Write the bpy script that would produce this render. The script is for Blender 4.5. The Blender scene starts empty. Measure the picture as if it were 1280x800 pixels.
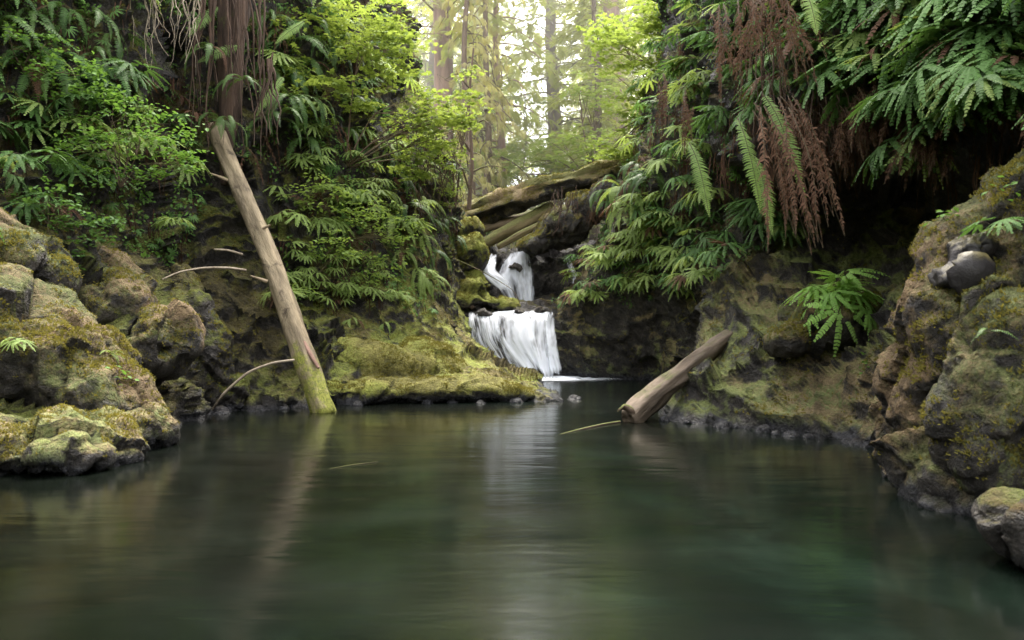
import bpy, math, random
import numpy as np
from mathutils import Vector, Matrix, noise
from mathutils.bvhtree import BVHTree

random.seed(11)
rng = np.random.default_rng(11)
scene = bpy.context.scene
COL = scene.collection
R = math.radians
CAMH = 1.1
FPX = 1000.0

def P(px, py, Y):
    """world point seen at photo pixel (px, py) at distance Y"""
    return np.array([(px - 640) / FPX * Y, Y, CAMH + (400 - py) / FPX * Y])

# ------------------------------------------------------------------ tagging
def tag(o, label=None, cat=None, group=None, kind=None):
    if label: o['label'] = label
    if cat: o['category'] = cat
    if group: o['group'] = group
    if kind: o['kind'] = kind
    return o

def link(name, me, parent=None, loc=None):
    o = bpy.data.objects.new(name, me)
    COL.objects.link(o)
    if parent is not None: o.parent = parent
    if loc is not None: o.location = loc
    return o

def empty(name, loc, rot=(0, 0, 0), sc=1.0):
    o = link(name, None, None, loc)
    o.empty_display_size = 0.1
    o.rotation_euler = rot
    o.scale = (sc, sc, sc)
    return o

# ------------------------------------------------------------------ mesh arrays
def mesh_from(name, V, F, mats, mi=None, smooth=False, uv=None):
    V = np.asarray(V, dtype=np.float32); F = np.asarray(F, dtype=np.int32)
    me = bpy.data.meshes.new(name)
    me.vertices.add(len(V)); me.vertices.foreach_set('co', V.ravel())
    k = F.shape[1]
    me.loops.add(F.size); me.loops.foreach_set('vertex_index', F.ravel())
    me.polygons.add(len(F))
    me.polygons.foreach_set('loop_start', np.arange(0, F.size, k, dtype=np.int32))
    me.polygons.foreach_set('loop_total', np.full(len(F), k, dtype=np.int32))
    for m in mats: me.materials.append(m)
    if mi is not None: me.polygons.foreach_set('material_index', np.asarray(mi, dtype=np.int32))
    me.polygons.foreach_set('use_smooth', np.full(len(F), smooth, dtype=bool))
    if uv is not None:
        l = me.uv_layers.new(name='UVMap')
        l.data.foreach_set('uv', np.asarray(uv, dtype=np.float32)[F.ravel()].ravel())
    me.update(calc_edges=True)
    me.validate()
    return me

class T:
    """a template: quads with material indices"""
    def __init__(s): s.v = []; s.f = []; s.m = []; s.n = 0
    def add(s, V, F, m=0):
        V = np.asarray(V, float).reshape(-1, 3); F = np.asarray(F, int).reshape(-1, 4)
        s.v.append(V); s.f.append(F + s.n); s.m.append(np.full(len(F), m) if np.isscalar(m) else m); s.n += len(V)
    def quad(s, a, b, c, d, m=0): s.add([a, b, c, d], [[0, 1, 2, 3]], m)
    def tube(s, pts, rads, m=0, k=3):
        pts = np.asarray(pts, float); n = len(pts)
        if np.isscalar(rads): rads = [rads] * n
        d = np.gradient(pts, axis=0); d /= np.linalg.norm(d, axis=1)[:, None] + 1e-9
        up = np.array([0.31, 0.17, 0.93]);
        V = []
        for i in range(n):
            a = np.cross(d[i], up); na = np.linalg.norm(a)
            if na < 1e-3: a = np.cross(d[i], [1, 0, 0]); na = np.linalg.norm(a)
            a /= na; b = np.cross(d[i], a)
            for j in range(k):
                t = 2 * math.pi * j / k
                V.append(pts[i] + rads[i] * (math.cos(t) * a + math.sin(t) * b))
        F = [[i * k + j, i * k + (j + 1) % k, (i + 1) * k + (j + 1) % k, (i + 1) * k + j] for i in range(n - 1) for j in range(k)]
        s.add(V, F, m)
    def arrays(s):
        return np.concatenate(s.v), np.concatenate(s.f), np.concatenate(s.m)
    def place(s, arr, M, sc=1.0):
        """add a template's arrays transformed by many 3x4 matrices M (n,3,4)"""
        V, F, m = arr
        n = len(M)
        W = np.einsum('nij,vj->nvi', M[:, :, :3], V) + M[:, None, :, 3]
        FF = (F[None] + (np.arange(n) * len(V))[:, None, None])
        s.v.append(W.reshape(-1, 3)); s.f.append(FF.reshape(-1, 4) + s.n); s.m.append(np.tile(m, n)); s.n += n * len(V)
    def mesh(s, name, mats, smooth=False):
        V, F, m = s.arrays()
        return mesh_from(name, V, F, mats, m, smooth)

def frame(pos, y, z, sc=1.0):
    """3x4 matrices with local y along y, local z near z; arrays (n,3)"""
    y = y / (np.linalg.norm(y, axis=1)[:, None] + 1e-9)
    x = np.cross(y, z); x /= (np.linalg.norm(x, axis=1)[:, None] + 1e-9)
    z = np.cross(x, y)
    sc = np.broadcast_to(np.asarray(sc, float), (len(pos),))[:, None]
    return np.stack([x * sc, y * sc, z * sc, pos], axis=2)

# ------------------------------------------------------------------ materials
def newmat(name):
    m = bpy.data.materials.new(name); m.use_nodes = True
    nt = m.node_tree; nt.nodes.clear()
    return m, nt.nodes, nt.links

def nd(N, typ, **kw):
    n = N.new(typ)
    for k, v in kw.items(): setattr(n, k, v)
    return n

def ramp(N, stops):
    r = N.new('ShaderNodeValToRGB'); e = r.color_ramp.elements
    while len(e) > 1: e.remove(e[0])
    e[0].position, e[0].color = stops[0][0], (*stops[0][1], 1) if len(stops[0][1]) == 3 else stops[0][1]
    for p, c in stops[1:]:
        x = e.new(p); x.color = (*c, 1)
    return r

def noise_node(N, L, vec, scale, detail=4, rough=0.55, dist=0.0):
    n = N.new('ShaderNodeTexNoise'); n.inputs['Scale'].default_value = scale
    n.inputs['Detail'].default_value = detail; n.inputs['Roughness'].default_value = rough
    n.inputs['Distortion'].default_value = dist
    L.new(vec, n.inputs['Vector']); return n

def mth(N, L, op, a, b=None, c=None, clamp=False):
    n = N.new('ShaderNodeMath'); n.operation = op; n.use_clamp = clamp
    for i, x in enumerate((a, b, c)):
        if x is None: continue
        if isinstance(x, (int, float)): n.inputs[i].default_value = x
        else: L.new(x, n.inputs[i])
    return n.outputs[0]

def mix(N, L, fac, a, b, bt='MIX'):
    n = N.new('ShaderNodeMix'); n.data_type = 'RGBA'; n.blend_type = bt
    for i, x in ((0, fac), (6, a), (7, b)):
        if isinstance(x, (int, float)): n.inputs[i].default_value = x
        elif isinstance(x, tuple): n.inputs[i].default_value = (*x, 1)
        else: L.new(x, n.inputs[i])
    return n.outputs[2]

def leafmat(name, c1, c2, c3=None, trans=0.35, rough=0.62, spec=0.18, nscale=6.0):
    m, N, L = newmat(name)
    oi = N.new('ShaderNodeObjectInfo'); geo = N.new('ShaderNodeNewGeometry')
    nz = noise_node(N, L, geo.outputs['Position'], nscale, 2)
    nz2 = noise_node(N, L, geo.outputs['Position'], 45.0, 1)
    s = mth(N, L, 'MULTIPLY', oi.outputs['Random'], 0.55)
    s = mth(N, L, 'MULTIPLY_ADD', nz.outputs['Fac'], 0.75, s)
    s = mth(N, L, 'MULTIPLY_ADD', nz2.outputs['Fac'], 0.5, s)
    s = mth(N, L, 'SUBTRACT', s, 0.45, clamp=True)
    st = [(0.05, c1), (0.75, c2)] + ([(1.0, c3)] if c3 else [])
    r = ramp(N, st); L.new(s, r.inputs[0])
    p = N.new('ShaderNodeBsdfPrincipled'); p.inputs['Roughness'].default_value = rough
    p.inputs['Specular IOR Level'].default_value = spec
    L.new(r.outputs[0], p.inputs['Base Color'])
    t = N.new('ShaderNodeBsdfTranslucent')
    tc = mix(N, L, 0.5, r.outputs[0], (c2[0] * 1.8, c2[1] * 1.7, c2[2] * 0.8))
    L.new(tc, t.inputs['Color'])
    mx = N.new('ShaderNodeMixShader'); mx.inputs[0].default_value = trans
    L.new(p.outputs[0], mx.inputs[1]); L.new(t.outputs[0], mx.inputs[2])
    o = N.new('ShaderNodeOutputMaterial'); L.new(mx.outputs[0], o.inputs[0])
    return m

def plainmat(name, c1, c2, scale=8.0, rough=0.8, bump=0.3, stretch=(1, 1, 1), moss=None, coords='Object', mossamt=0.5):
    m, N, L = newmat(name)
    tc = N.new('ShaderNodeTexCoord'); mp = N.new('ShaderNodeMapping')
    mp.inputs['Scale'].default_value = stretch
    L.new(tc.outputs[coords], mp.inputs[0])
    n1 = noise_node(N, L, mp.outputs[0], scale, 6, 0.65)
    r = ramp(N, [(0.3, c1), (0.7, c2)]); L.new(n1.outputs['Fac'], r.inputs[0])
    col = r.outputs[0]
    p = N.new('ShaderNodeBsdfPrincipled'); p.inputs['Roughness'].default_value = rough
    p.inputs['Specular IOR Level'].default_value = 0.3
    if moss:
        geo = N.new('ShaderNodeNewGeometry'); sp = N.new('ShaderNodeSeparateXYZ'); L.new(geo.outputs['Normal'], sp.inputs[0])
        n2 = noise_node(N, L, geo.outputs['Position'], 3.0, 5, 0.65)
        f = mth(N, L, 'MULTIPLY_ADD', sp.outputs[2], 0.5, n2.outputs['Fac'])
        f = mth(N, L, 'MULTIPLY_ADD', f, 6.0, -6.0 * (1.05 - mossamt), clamp=True)
        n3 = noise_node(N, L, geo.outputs['Position'], 30.0, 3, 0.7)
        mr = ramp(N, [(0.3, tuple(x * 0.45 for x in moss)), (0.7, moss)]); L.new(n3.outputs['Fac'], mr.inputs[0])
        col = mix(N, L, f, col, mr.outputs[0])
    L.new(col, p.inputs['Base Color'])
    n4 = noise_node(N, L, mp.outputs[0], scale * 3, 6, 0.7)
    b = N.new('ShaderNodeBump'); b.inputs['Strength'].default_value = bump; b.inputs['Distance'].default_value = 0.03
    L.new(n4.outputs['Fac'], b.inputs['Height']); L.new(b.outputs[0], p.inputs['Normal'])
    o = N.new('ShaderNodeOutputMaterial'); L.new(p.outputs[0], o.inputs[0])
    return m

def rockmat(name, mossy=0.5, green=(0.105, 0.125, 0.022), brown=(0.10, 0.068, 0.026), bright=1.0, lichen=0.5, gain=False):
    """wet basalt, moss by slope and noise, pale lichen low down, dark wet band at the water line"""
    m, N, L = newmat(name)
    geo = N.new('ShaderNodeNewGeometry')
    pos = geo.outputs['Position']
    sp = N.new('ShaderNodeSeparateXYZ'); L.new(pos, sp.inputs[0])
    sn = N.new('ShaderNodeSeparateXYZ'); L.new(geo.outputs['Normal'], sn.inputs[0])
    big = noise_node(N, L, pos, 0.9, 5, 0.6)
    med = noise_node(N, L, pos, 4.0, 6, 0.68, 0.3)
    fin = noise_node(N, L, pos, 26.0, 6, 0.75)
    vfin = noise_node(N, L, pos, 90.0, 3, 0.7)
    vor = N.new('ShaderNodeTexVoronoi'); vor.inputs['Scale'].default_value = 38.0; L.new(pos, vor.inputs['Vector'])
    # bare rock
    rk = ramp(N, [(0.34, (0.006, 0.0055, 0.005)), (0.46, (0.028, 0.025, 0.022)), (0.55, (0.08, 0.07, 0.06)), (0.64, (0.15, 0.14, 0.13)), (0.72, (0.03, 0.026, 0.022))])
    rs = mth(N, L, 'MULTIPLY_ADD', fin.outputs['Fac'], 0.45, mth(N, L, 'MULTIPLY', med.outputs['Fac'], 0.55))
    L.new(rs, rk.inputs[0])
    # moss colours
    g = tuple(x * bright for x in green); bn = tuple(x * bright for x in brown)
    ms = ramp(N, [(0.32, tuple(x * 0.4 for x in g)), (0.47, g), (0.58, bn), (0.72, tuple(x * 0.35 for x in bn))])
    mf = mth(N, L, 'MULTIPLY_ADD', big.outputs['Fac'], 0.7, mth(N, L, 'MULTIPLY', fin.outputs['Fac'], 0.35))
    L.new(mf, ms.inputs[0])
    dk = mth(N, L, 'MULTIPLY_ADD', vfin.outputs['Fac'], 1.6, 0.1)
    mcol = mix(N, L, 1.0, ms.outputs[0], dk, 'MULTIPLY')
    if gain:   # moss colour multiplied paler towards the right end of the bank
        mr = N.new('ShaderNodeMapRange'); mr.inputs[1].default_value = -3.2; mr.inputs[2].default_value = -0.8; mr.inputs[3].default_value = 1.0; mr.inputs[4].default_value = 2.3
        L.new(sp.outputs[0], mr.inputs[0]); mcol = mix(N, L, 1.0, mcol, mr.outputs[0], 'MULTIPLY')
    # lichen: pale yellow green crust
    lf = mth(N, L, 'MULTIPLY_ADD', med.outputs['Fac'], 1.0, mth(N, L, 'MULTIPLY', sp.outputs[2], -0.16))
    lf = mth(N, L, 'MULTIPLY_ADD', fin.outputs['Fac'], 0.5, lf)
    lf = mth(N, L, 'MULTIPLY_ADD', lf, 9.0, -9.0 * (0.82 - 0.1 * lichen), clamp=True)
    lf = mth(N, L, 'MULTIPLY', lf, lichen)
    lcol = mix(N, L, vfin.outputs['Fac'], (0.10, 0.13, 0.035), (0.22, 0.25, 0.10))
    # moss amount
    a = mth(N, L, 'MULTIPLY_ADD', sn.outputs[2], 0.33, med.outputs['Fac'])
    a = mth(N, L, 'MULTIPLY_ADD', big.outputs['Fac'], 0.6, a)
    a = mth(N, L, 'MULTIPLY_ADD', a, 7.0, -7.0 * (1.12 - 0.5 * mossy), clamp=True)
    c = mix(N, L, a, rk.outputs[0], mcol)
    c = mix(N, L, lf, c, lcol)
    # wet, bare band just above the water
    wz = mth(N, L, 'MULTIPLY_ADD', med.outputs['Fac'], 0.5, -0.12)
    w = mth(N, L, 'SUBTRACT', wz, sp.outputs[2])
    w = mth(N, L, 'MULTIPLY', w, 12.0, clamp=True)
    wet = ramp(N, [(0.3, (0.006, 0.006, 0.007)), (0.6, (0.045, 0.047, 0.055)), (0.72, (0.17, 0.18, 0.20))]); L.new(fin.outputs['Fac'], wet.inputs[0])
    c = mix(N, L, w, c, wet.outputs[0])
    pt = ramp(N, [(0.43, (0.10, 0.10, 0.10)), (0.495, (0.8, 0.8, 0.8)), (0.57, (1.25, 1.25, 1.25))]); L.new(geo.outputs['Pointiness'], pt.inputs[0])  # shade painted into the crevices, light onto the ridges
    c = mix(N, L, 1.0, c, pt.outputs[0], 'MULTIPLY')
    p = N.new('ShaderNodeBsdfPrincipled'); L.new(c, p.inputs['Base Color'])
    bare = mth(N, L, 'SUBTRACT', 1.0, a, clamp=True)
    ro = mth(N, L, 'MULTIPLY_ADD', bare, -0.38, 0.92)
    ro = mth(N, L, 'MULTIPLY_ADD', w, -0.3, ro, clamp=True)
    L.new(ro, p.inputs['Roughness']); p.inputs['Specular IOR Level'].default_value = 0.35
    h = mth(N, L, 'MULTIPLY_ADD', fin.outputs['Fac'], 1.0, mth(N, L, 'MULTIPLY', vfin.outputs['Fac'], 0.35))
    h = mth(N, L, 'MULTIPLY_ADD', mth(N, L, 'MULTIPLY', vor.outputs['Distance'], a), 0.5, h)
    b1 = N.new('ShaderNodeBump'); b1.inputs['Strength'].default_value = 0.9; b1.inputs['Distance'].default_value = 0.05
    L.new(h, b1.inputs['Height'])
    b2 = N.new('ShaderNodeBump'); b2.inputs['Strength'].default_value = 0.8; b2.inputs['Distance'].default_value = 0.22
    L.new(med.outputs['Fac'], b2.inputs['Height']); L.new(b1.outputs[0], b2.inputs['Normal'])
    L.new(b2.outputs[0], p.inputs['Normal'])
    o = N.new('ShaderNodeOutputMaterial'); L.new(p.outputs[0], o.inputs[0])
    return m

M = {}
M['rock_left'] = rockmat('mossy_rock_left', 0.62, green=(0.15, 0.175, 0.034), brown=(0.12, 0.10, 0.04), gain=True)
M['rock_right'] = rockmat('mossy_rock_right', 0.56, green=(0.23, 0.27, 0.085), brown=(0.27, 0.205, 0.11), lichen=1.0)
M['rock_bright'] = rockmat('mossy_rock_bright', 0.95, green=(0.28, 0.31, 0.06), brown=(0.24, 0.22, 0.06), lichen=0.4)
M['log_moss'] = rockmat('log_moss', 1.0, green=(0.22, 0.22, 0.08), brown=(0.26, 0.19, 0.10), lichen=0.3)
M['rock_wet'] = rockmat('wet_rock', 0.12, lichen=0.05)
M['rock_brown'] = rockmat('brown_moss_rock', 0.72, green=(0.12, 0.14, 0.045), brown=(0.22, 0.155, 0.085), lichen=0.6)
#
M['rock_smooth'] = plainmat('smooth_wet_basalt', (0.007, 0.0065, 0.007), (0.034, 0.031, 0.032), 4, 0.45, 0.5, moss=(0.07, 0.06, 0.025), mossamt=0.3)
M['soil'] = plainmat('forest_soil', (0.03, 0.035, 0.012), (0.09, 0.11, 0.03), 2.0, 0.95, 0.8)
M['fern_green'] = leafmat('fern_green', (0.018, 0.046, 0.012), (0.10, 0.20, 0.055), (0.18, 0.29, 0.085), 0.3)
M['fern_light'] = leafmat('fern_light', (0.08, 0.13, 0.03), (0.28, 0.38, 0.12), (0.42, 0.50, 0.20), 0.38)
M['fern_bright'] = leafmat('fern_bright', (0.14, 0.27, 0.06), (0.28, 0.48, 0.12), (0.36, 0.56, 0.18), 0.35)
M['sword_bright'] = leafmat('sword_bright', (0.10, 0.17, 0.05), (0.20, 0.30, 0.09), (0.32, 0.34, 0.12), 0.35)
M['sword'] = leafmat('sword_fern_green', (0.03, 0.07, 0.02), (0.09, 0.16, 0.045), (0.15, 0.18, 0.06), 0.3, 0.42)
M['dead'] = leafmat('dead_fern_brown', (0.04, 0.02, 0.012), (0.12, 0.066, 0.042), (0.23, 0.14, 0.09), 0.2, 0.8, 0.15)
M['stem'] = plainmat('dark_stem', (0.03, 0.02, 0.012), (0.07, 0.055, 0.025), 20)
M['maple'] = leafmat('vine_maple_leaf', (0.10, 0.15, 0.03), (0.24, 0.32, 0.085), (0.34, 0.42, 0.16), 0.42)
M['herb'] = leafmat('herb_leaf', (0.05, 0.11, 0.025), (0.11, 0.21, 0.045), (0.16, 0.27, 0.07), 0.35)
M['needle'] = leafmat('hemlock_needles', (0.15, 0.19, 0.045), (0.34, 0.38, 0.11), (0.50, 0.52, 0.19), 0.5, nscale=1.2)
M['needle_far'] = leafmat('far_needles', (0.34, 0.40, 0.16), (0.54, 0.60, 0.27), (0.70, 0.72, 0.40), 0.5, nscale=0.8)  # paler copy of the needles, distance haze put into the colour
M['tanmoss'] = leafmat('tan_hanging_moss', (0.20, 0.19, 0.07), (0.42, 0.40, 0.19), (0.58, 0.53, 0.30), 0.5, nscale=2)
M['herb_light'] = leafmat('herb_light', (0.12, 0.19, 0.045), (0.28, 0.39, 0.12), (0.40, 0.50, 0.20), 0.45)
M['mossblade'] = leafmat('moss_blade', (0.08, 0.08, 0.018), (0.19, 0.17, 0.045), (0.26, 0.18, 0.075), 0.3, 0.9, 0.05, nscale=1.4)
M['bark'] = plainmat('bark', (0.05, 0.035, 0.025), (0.17, 0.12, 0.085), 5, 0.9, 0.9, (1, 1, 0.2), moss=(0.13, 0.15, 0.04), mossamt=0.35)
M['barkred'] = plainmat('red_bark', (0.10, 0.055, 0.04), (0.30, 0.19, 0.15), 5, 0.9, 0.9, (1, 1, 0.15))
M['log_bare'] = plainmat('weathered_log', (0.10, 0.075, 0.045), (0.36, 0.28, 0.19), 6, 0.75, 0.5, (1, 1, 0.15), moss=(0.12, 0.15, 0.03), mossamt=0.2)
M['log_mossy'] = plainmat('mossy_log', (0.09, 0.07, 0.035), (0.26, 0.21, 0.11), 5, 0.9, 0.8, (1, 1, 0.25), moss=(0.20, 0.20, 0.075), mossamt=0.55)
M['root'] = plainmat('root_bark', (0.02, 0.013, 0.009), (0.11, 0.07, 0.05), 10, 0.9, 0.6, (1, 1, 0.3))
M['twig'] = plainmat('pale_twig', (0.13, 0.10, 0.07), (0.34, 0.29, 0.22), 15, 0.7, 0.3)

# ------------------------------------------------------------------ terrain
def cr(a, b, c, d, t):
    return 0.5 * ((2 * b) + (-a + c) * t + (2 * a - 5 * b + 4 * c - d) * t * t + (-a + 3 * b - 3 * c + d) * t ** 3)

def resample(A, step):
    """Catmull-Rom along axis 0 of A (n, m, 3) with about `step` metres spacing"""
    n = len(A); out = []
    for i in range(n - 1):
        a = A[max(i - 1, 0)]; b = A[i]; c = A[i + 1]; d = A[min(i + 2, n - 1)]
        ln = np.median(np.linalg.norm(c - b, axis=1)); k = max(2, int(math.ceil(ln / step)))
        for j in range(k): out.append(0.7 * cr(a, b, c, d, j / k) + 0.3 * (b + (c - b) * j / k))
    out.append(A[-1])
    return np.array(out)

def nvec(q):
    return Vector((noise.noise(q + Vector((3.1, 9.7, 1.3))), noise.noise(q + Vector((17.9, 2.3, 8.8))), noise.noise(q + Vector((5.5, 31.2, 12.4))))) * 1.15

def rock_disp(p, amp=1.0, strata=0.0, crack=1.0):
    q = Vector((p[0], p[1], p[2]))
    w = q + 0.35 * nvec(q * 1.1)
    d1, P1 = noise.voronoi(Vector((w.x * 0.95, w.y * 0.95, w.z * 0.75)))
    d2, P2 = noise.voronoi(Vector((w.x * 2.6, w.y * 2.6, w.z * 2.1)))
    s = 0.10 * (0.55 - d1[0]) - 0.14 * crack * math.exp(-(d1[1] - d1[0]) * 12)
    c1 = P1[0]; t1 = nvec(Vector(c1) * 5.7); s += 0.75 * t1.dot(Vector((w.x * 0.95, w.y * 0.95, w.z * 0.75)) - Vector(c1)) * 0.95
    s += 0.03 * (0.5 - d2[0]) - 0.05 * crack * math.exp(-(d2[1] - d2[0]) * 12)
    c2 = P2[0]; t2 = nvec(Vector(c2) * 5.7); s += 0.42 * t2.dot(Vector((w.x * 2.6, w.y * 2.6, w.z * 2.1)) - Vector(c2)) * 0.6
    s += 0.10 * noise.fractal(q * 1.6, 1.0, 2.1, 3)
    s += 0.045 * noise.fractal(q * 6.5, 0.8, 2.2, 4)
    s += 0.06 * (noise.ridged_multi_fractal(q * 2.6, 0.9, 2.1, 4, 1.0, 2.0) - 1.1)
    f = w.x * 1.7 + w.y * 1.1 - w.z * 0.9 + 0.8 * noise.noise(q * 0.7)
    s += 0.07 * (abs((f % 1.0) - 0.5) - 0.25) * 2 * max(0, noise.noise(q * 0.5) + 0.5)
    if strata:
        u = q.z * 4.5 + q.x * 1.6 + 0.9 * noise.noise(q * 1.2)
        s += strata * (abs((u % 1.0) - 0.5) - 0.25) * 0.35
    return s * amp

def grid_mesh(name, G, mat, amp=1.0, strata=0.0, flip=False, ampfn=None):
    n, m = G.shape[:2]
    V = G.reshape(-1, 3).copy()
    du = np.gradient(G, axis=0); dv = np.gradient(G, axis=1)
    nn = np.cross(du, dv); nn /= np.linalg.norm(nn, axis=2)[:, :, None] + 1e-9
    if flip: nn = -nn
    nn = nn.reshape(-1, 3)
    for i in range(len(V)):
        a = amp if ampfn is None else amp * ampfn(V[i])
        if a: V[i] += nn[i] * rock_disp(V[i], a, strata)
    i, j = np.meshgrid(np.arange(n - 1), np.arange(m - 1), indexing='ij')
    a = (i * m + j).ravel(); F = np.stack([a, a + m, a + m + 1, a + 1], 1)
    if flip: F = F[:, ::-1]
    me = mesh_from(name, V, F, [mat], smooth=True)
    return me, V, F

BVHS = {}
bank_data = {}; rock_data = {}
def add_bvh(key, V, F):
    BVHS[key] = BVHTree.FromPolygons([tuple(v) for v in V], [tuple(int(x) for x in f) for f in F])

def loft(rows, side):
    """rows of control points from the water line upwards; adds an underwater and a far plateau column"""
    out = []
    for r in rows:
        r = [np.array(p, float) for p in r]
        under = r[0] + np.array([-0.35 * side, 0, -0.7])
        mid = r[0] + np.array([-0.05 * side, 0, -0.25])
        plat = r[-1] + np.array([3.5 * side, 1.0, 0.7])
        plat2 = r[-1] + np.array([9.0 * side, 1.0, 1.0])
        out.append([under, mid] + r + [plat, plat2])
    return np.array(out)

def px(*t): return [P(*a) for a in t]

LEFT = [
    [(-4.6, -9, 0), (-4.9, -9, .6), (-5.3, -9, 1.4), (-5.7, -9, 2.4), (-6.1, -9, 3.6), (-6.5, -9, 5), (-7, -9, 6.5), (-8, -9, 8)],
    [(-4.3, -3, 0), (-4.6, -3, .6), (-4.9, -3, 1.4), (-5.2, -3, 2.4), (-5.7, -3, 3.6), (-6.2, -3, 5), (-6.8, -3, 6.5), (-8, -3, 8)],
    [(-4.0, 2.5, 0), (-4.25, 2.6, .6), (-4.5, 2.8, 1.4), (-4.8, 3, 2.4), (-5.4, 3.2, 3.6), (-6.0, 3.5, 5), (-6.7, 4, 6.5), (-8, 4.5, 8)],
    px((0, 592, 5.73), (0, 520, 6.2), (-10, 440, 6.8), (-20, 350, 7.4), (-30, 250, 8.0), (-40, 130, 8.6), (-50, -30, 9.2), (-80, -300, 10)),
    px((115, 575, 6.45), (110, 510, 6.9), (95, 430, 7.5), (80, 350, 8.1), (65, 260, 8.7), (60, 130, 9.3), (50, -40, 9.8), (20, -300, 10.6)),
    px((205, 545, 7.8), (195, 490, 8.0), (175, 430, 8.3), (150, 370, 8.7), (140, 290, 9.2), (145, 160, 9.8), (145, -40, 10.3), (120, -300, 11)),
    px((232, 516, 9.5), (237, 480, 9.7), (232, 430, 9.95), (222, 370, 10.3), (215, 290, 10.7), (222, 160, 11.1), (230, -40, 11.5), (220, -300, 12)),
    px((290, 512, 9.8), (285, 475, 10.0), (275, 420, 10.3), (268, 360, 10.7), (268, 280, 11.2), (280, 150, 11.5), (285, -40, 11.9), (280, -300, 12.4)),
    px((400, 507, 10.3), (400, 482, 10.6), (396, 440, 11), (388, 385, 11.5), (378, 310, 11.9), (372, 190, 12.3), (370, 40, 12.8), (360, -200, 13.4)),
    px((500, 503, 10.7), (500, 484, 11.0), (495, 458, 11.6), (482, 408, 12.4), (472, 330, 13), (466, 230, 13.6), (460, 100, 14.2), (440, -100, 15)),
    px((600, 502, 10.8), (596, 486, 11.1), (575, 466, 11.8), (545, 425, 12.8), (530, 350, 13.8), (524, 270, 14.6), (515, 170, 15.3), (500, 30, 16.2)),
    px((700, 500, 11.0), (688, 492, 11.3), (650, 478, 12.0), (605, 455, 13.0), (572, 425, 13.9), (560, 370, 14.7), (555, 290, 15.5), (550, 200, 16.3)),
    px((672, 479, 13.9), (655, 471, 14.1), (625, 460, 14.4), (598, 436, 14.8), (575, 400, 15.2), (565, 350, 15.8), (562, 290, 16.6), (560, 235, 17.6)),
    px((606, 472, 15.2), (600, 455, 15.3), (594, 432, 15.5), (580, 400, 15.9), (572, 370, 16.4), (570, 335, 17.0), (568, 300, 17.8), (565, 262, 19.0)),
    px((590, 469, 16.0), (588, 455, 16.1), (580, 432, 16.3), (572, 400, 16.8), (570, 370, 17.5), (568, 335, 18.4), (566, 300, 19.4), (563, 268, 21.0)),
]
RIGHT = [
    [(4.2, -9, 0), (4.4, -9, .5), (4.6, -9, 1.1), (4.9, -9, 1.7), (5.1, -9, 2.3), (5.3, -9, 3.0), (5.4, -9, 3.8), (5.6, -9, 4.8), (7, -9, 7)],
    [(3.8, -3, 0), (4.0, -3, .5), (4.2, -3, 1.1), (4.5, -3, 1.7), (4.7, -3, 2.3), (4.9, -3, 3.0), (4.9, -3, 3.8), (5.2, -3, 4.8), (6.5, -3, 7)],
    [(3.4, 2.0, 0), (3.6, 2.1, .5), (3.8, 2.3, 1.1), (4.1, 2.5, 1.7), (4.4, 2.6, 2.3), (4.6, 2.7, 3.0), (4.4, 2.7, 3.7), (4.7, 3.0, 4.7), (6, 3.5, 7)],
    px((1290, 662, 4.2), (1290, 600, 4.6), (1290, 520, 5.0), (1290, 430, 5.5), (1290, 330, 6.1), (1290, 240, 6.4), (1290, 150, 5.7), (1290, 50, 5.7), (1290, -250, 6.6)),
    px((1130, 575, 6.3), (1130, 520, 6.6), (1120, 450, 7.1), (1120, 390, 7.8), (1130, 320, 8.8), (1140, 240, 9.0), (1150, 160, 6.9), (1150, 60, 6.8), (1150, -250, 7.6)),
    px((1050, 549, 7.4), (1050, 505, 7.7), (1045, 455, 8.1), (1045, 400, 8.7), (1050, 330, 9.7), (1060, 250, 9.9), (1060, 160, 7.7), (1060, 60, 7.6), (1060, -250, 8.4)),
    px((930, 535, 8.15), (935, 495, 8.5), (940, 445, 9), (950, 390, 9.6), (960, 320, 10.4), (970, 240, 10.5), (965, 150, 8.6), (965, 50, 8.5), (960, -250, 9.3)),
    px((830, 525, 8.8), (848, 495, 9.2), (875, 450, 9.8), (900, 400, 10.4), (915, 330, 10.9), (918, 240, 11), (905, 150, 10), (900, 50, 9.9), (880, -250, 10.5)),
    px((845, 492, 12), (865, 465, 12.1), (880, 430, 12.2), (885, 390, 12.2), (885, 330, 12.1), (880, 250, 11.9), (872, 160, 11.5), (872, 50, 11.4), (860, -250, 12)),
    px((818, 476, 14.4), (820, 450, 14.3), (822, 420, 14.1), (820, 380, 13.8), (818, 330, 13.6), (820, 250, 13.2), (828, 160, 12.9), (842, 50, 12.9), (850, -200, 13.5)),
    px((745, 473, 15.0), (742, 450, 14.9), (742, 420, 14.85), (745, 385, 14.8), (757, 340, 14.8), (778, 280, 14.8), (805, 200, 15), (835, 120, 15.5), (870, -100, 17)),
    px((699, 469, 15.8), (697, 450, 15.7), (695, 425, 15.7), (698, 400, 15.8), (708, 380, 16), (735, 350, 16.5), (755, 318, 17.2), (768, 280, 18), (800, 215, 19.5)),
    px((705, 467, 16.5), (704, 445, 16.5), (704, 420, 16.6), (708, 395, 16.8), (720, 375, 17.4), (748, 345, 18.2), (765, 310, 19), (785, 265, 20.5), (825, 205, 22)),
]
def fadefn(v):
    f = 0.25 + 0.75 * min(1.0, max(0.0, (v[2] + 0.5) / 0.9))
    if v[0] > -2.8 and v[0] < 0.9 and v[1] > 10: f *= 0.5 + 0.5 * min(1.0, max(0.0, (-1.6 - v[0]) / 1.2))
    return f
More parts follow.
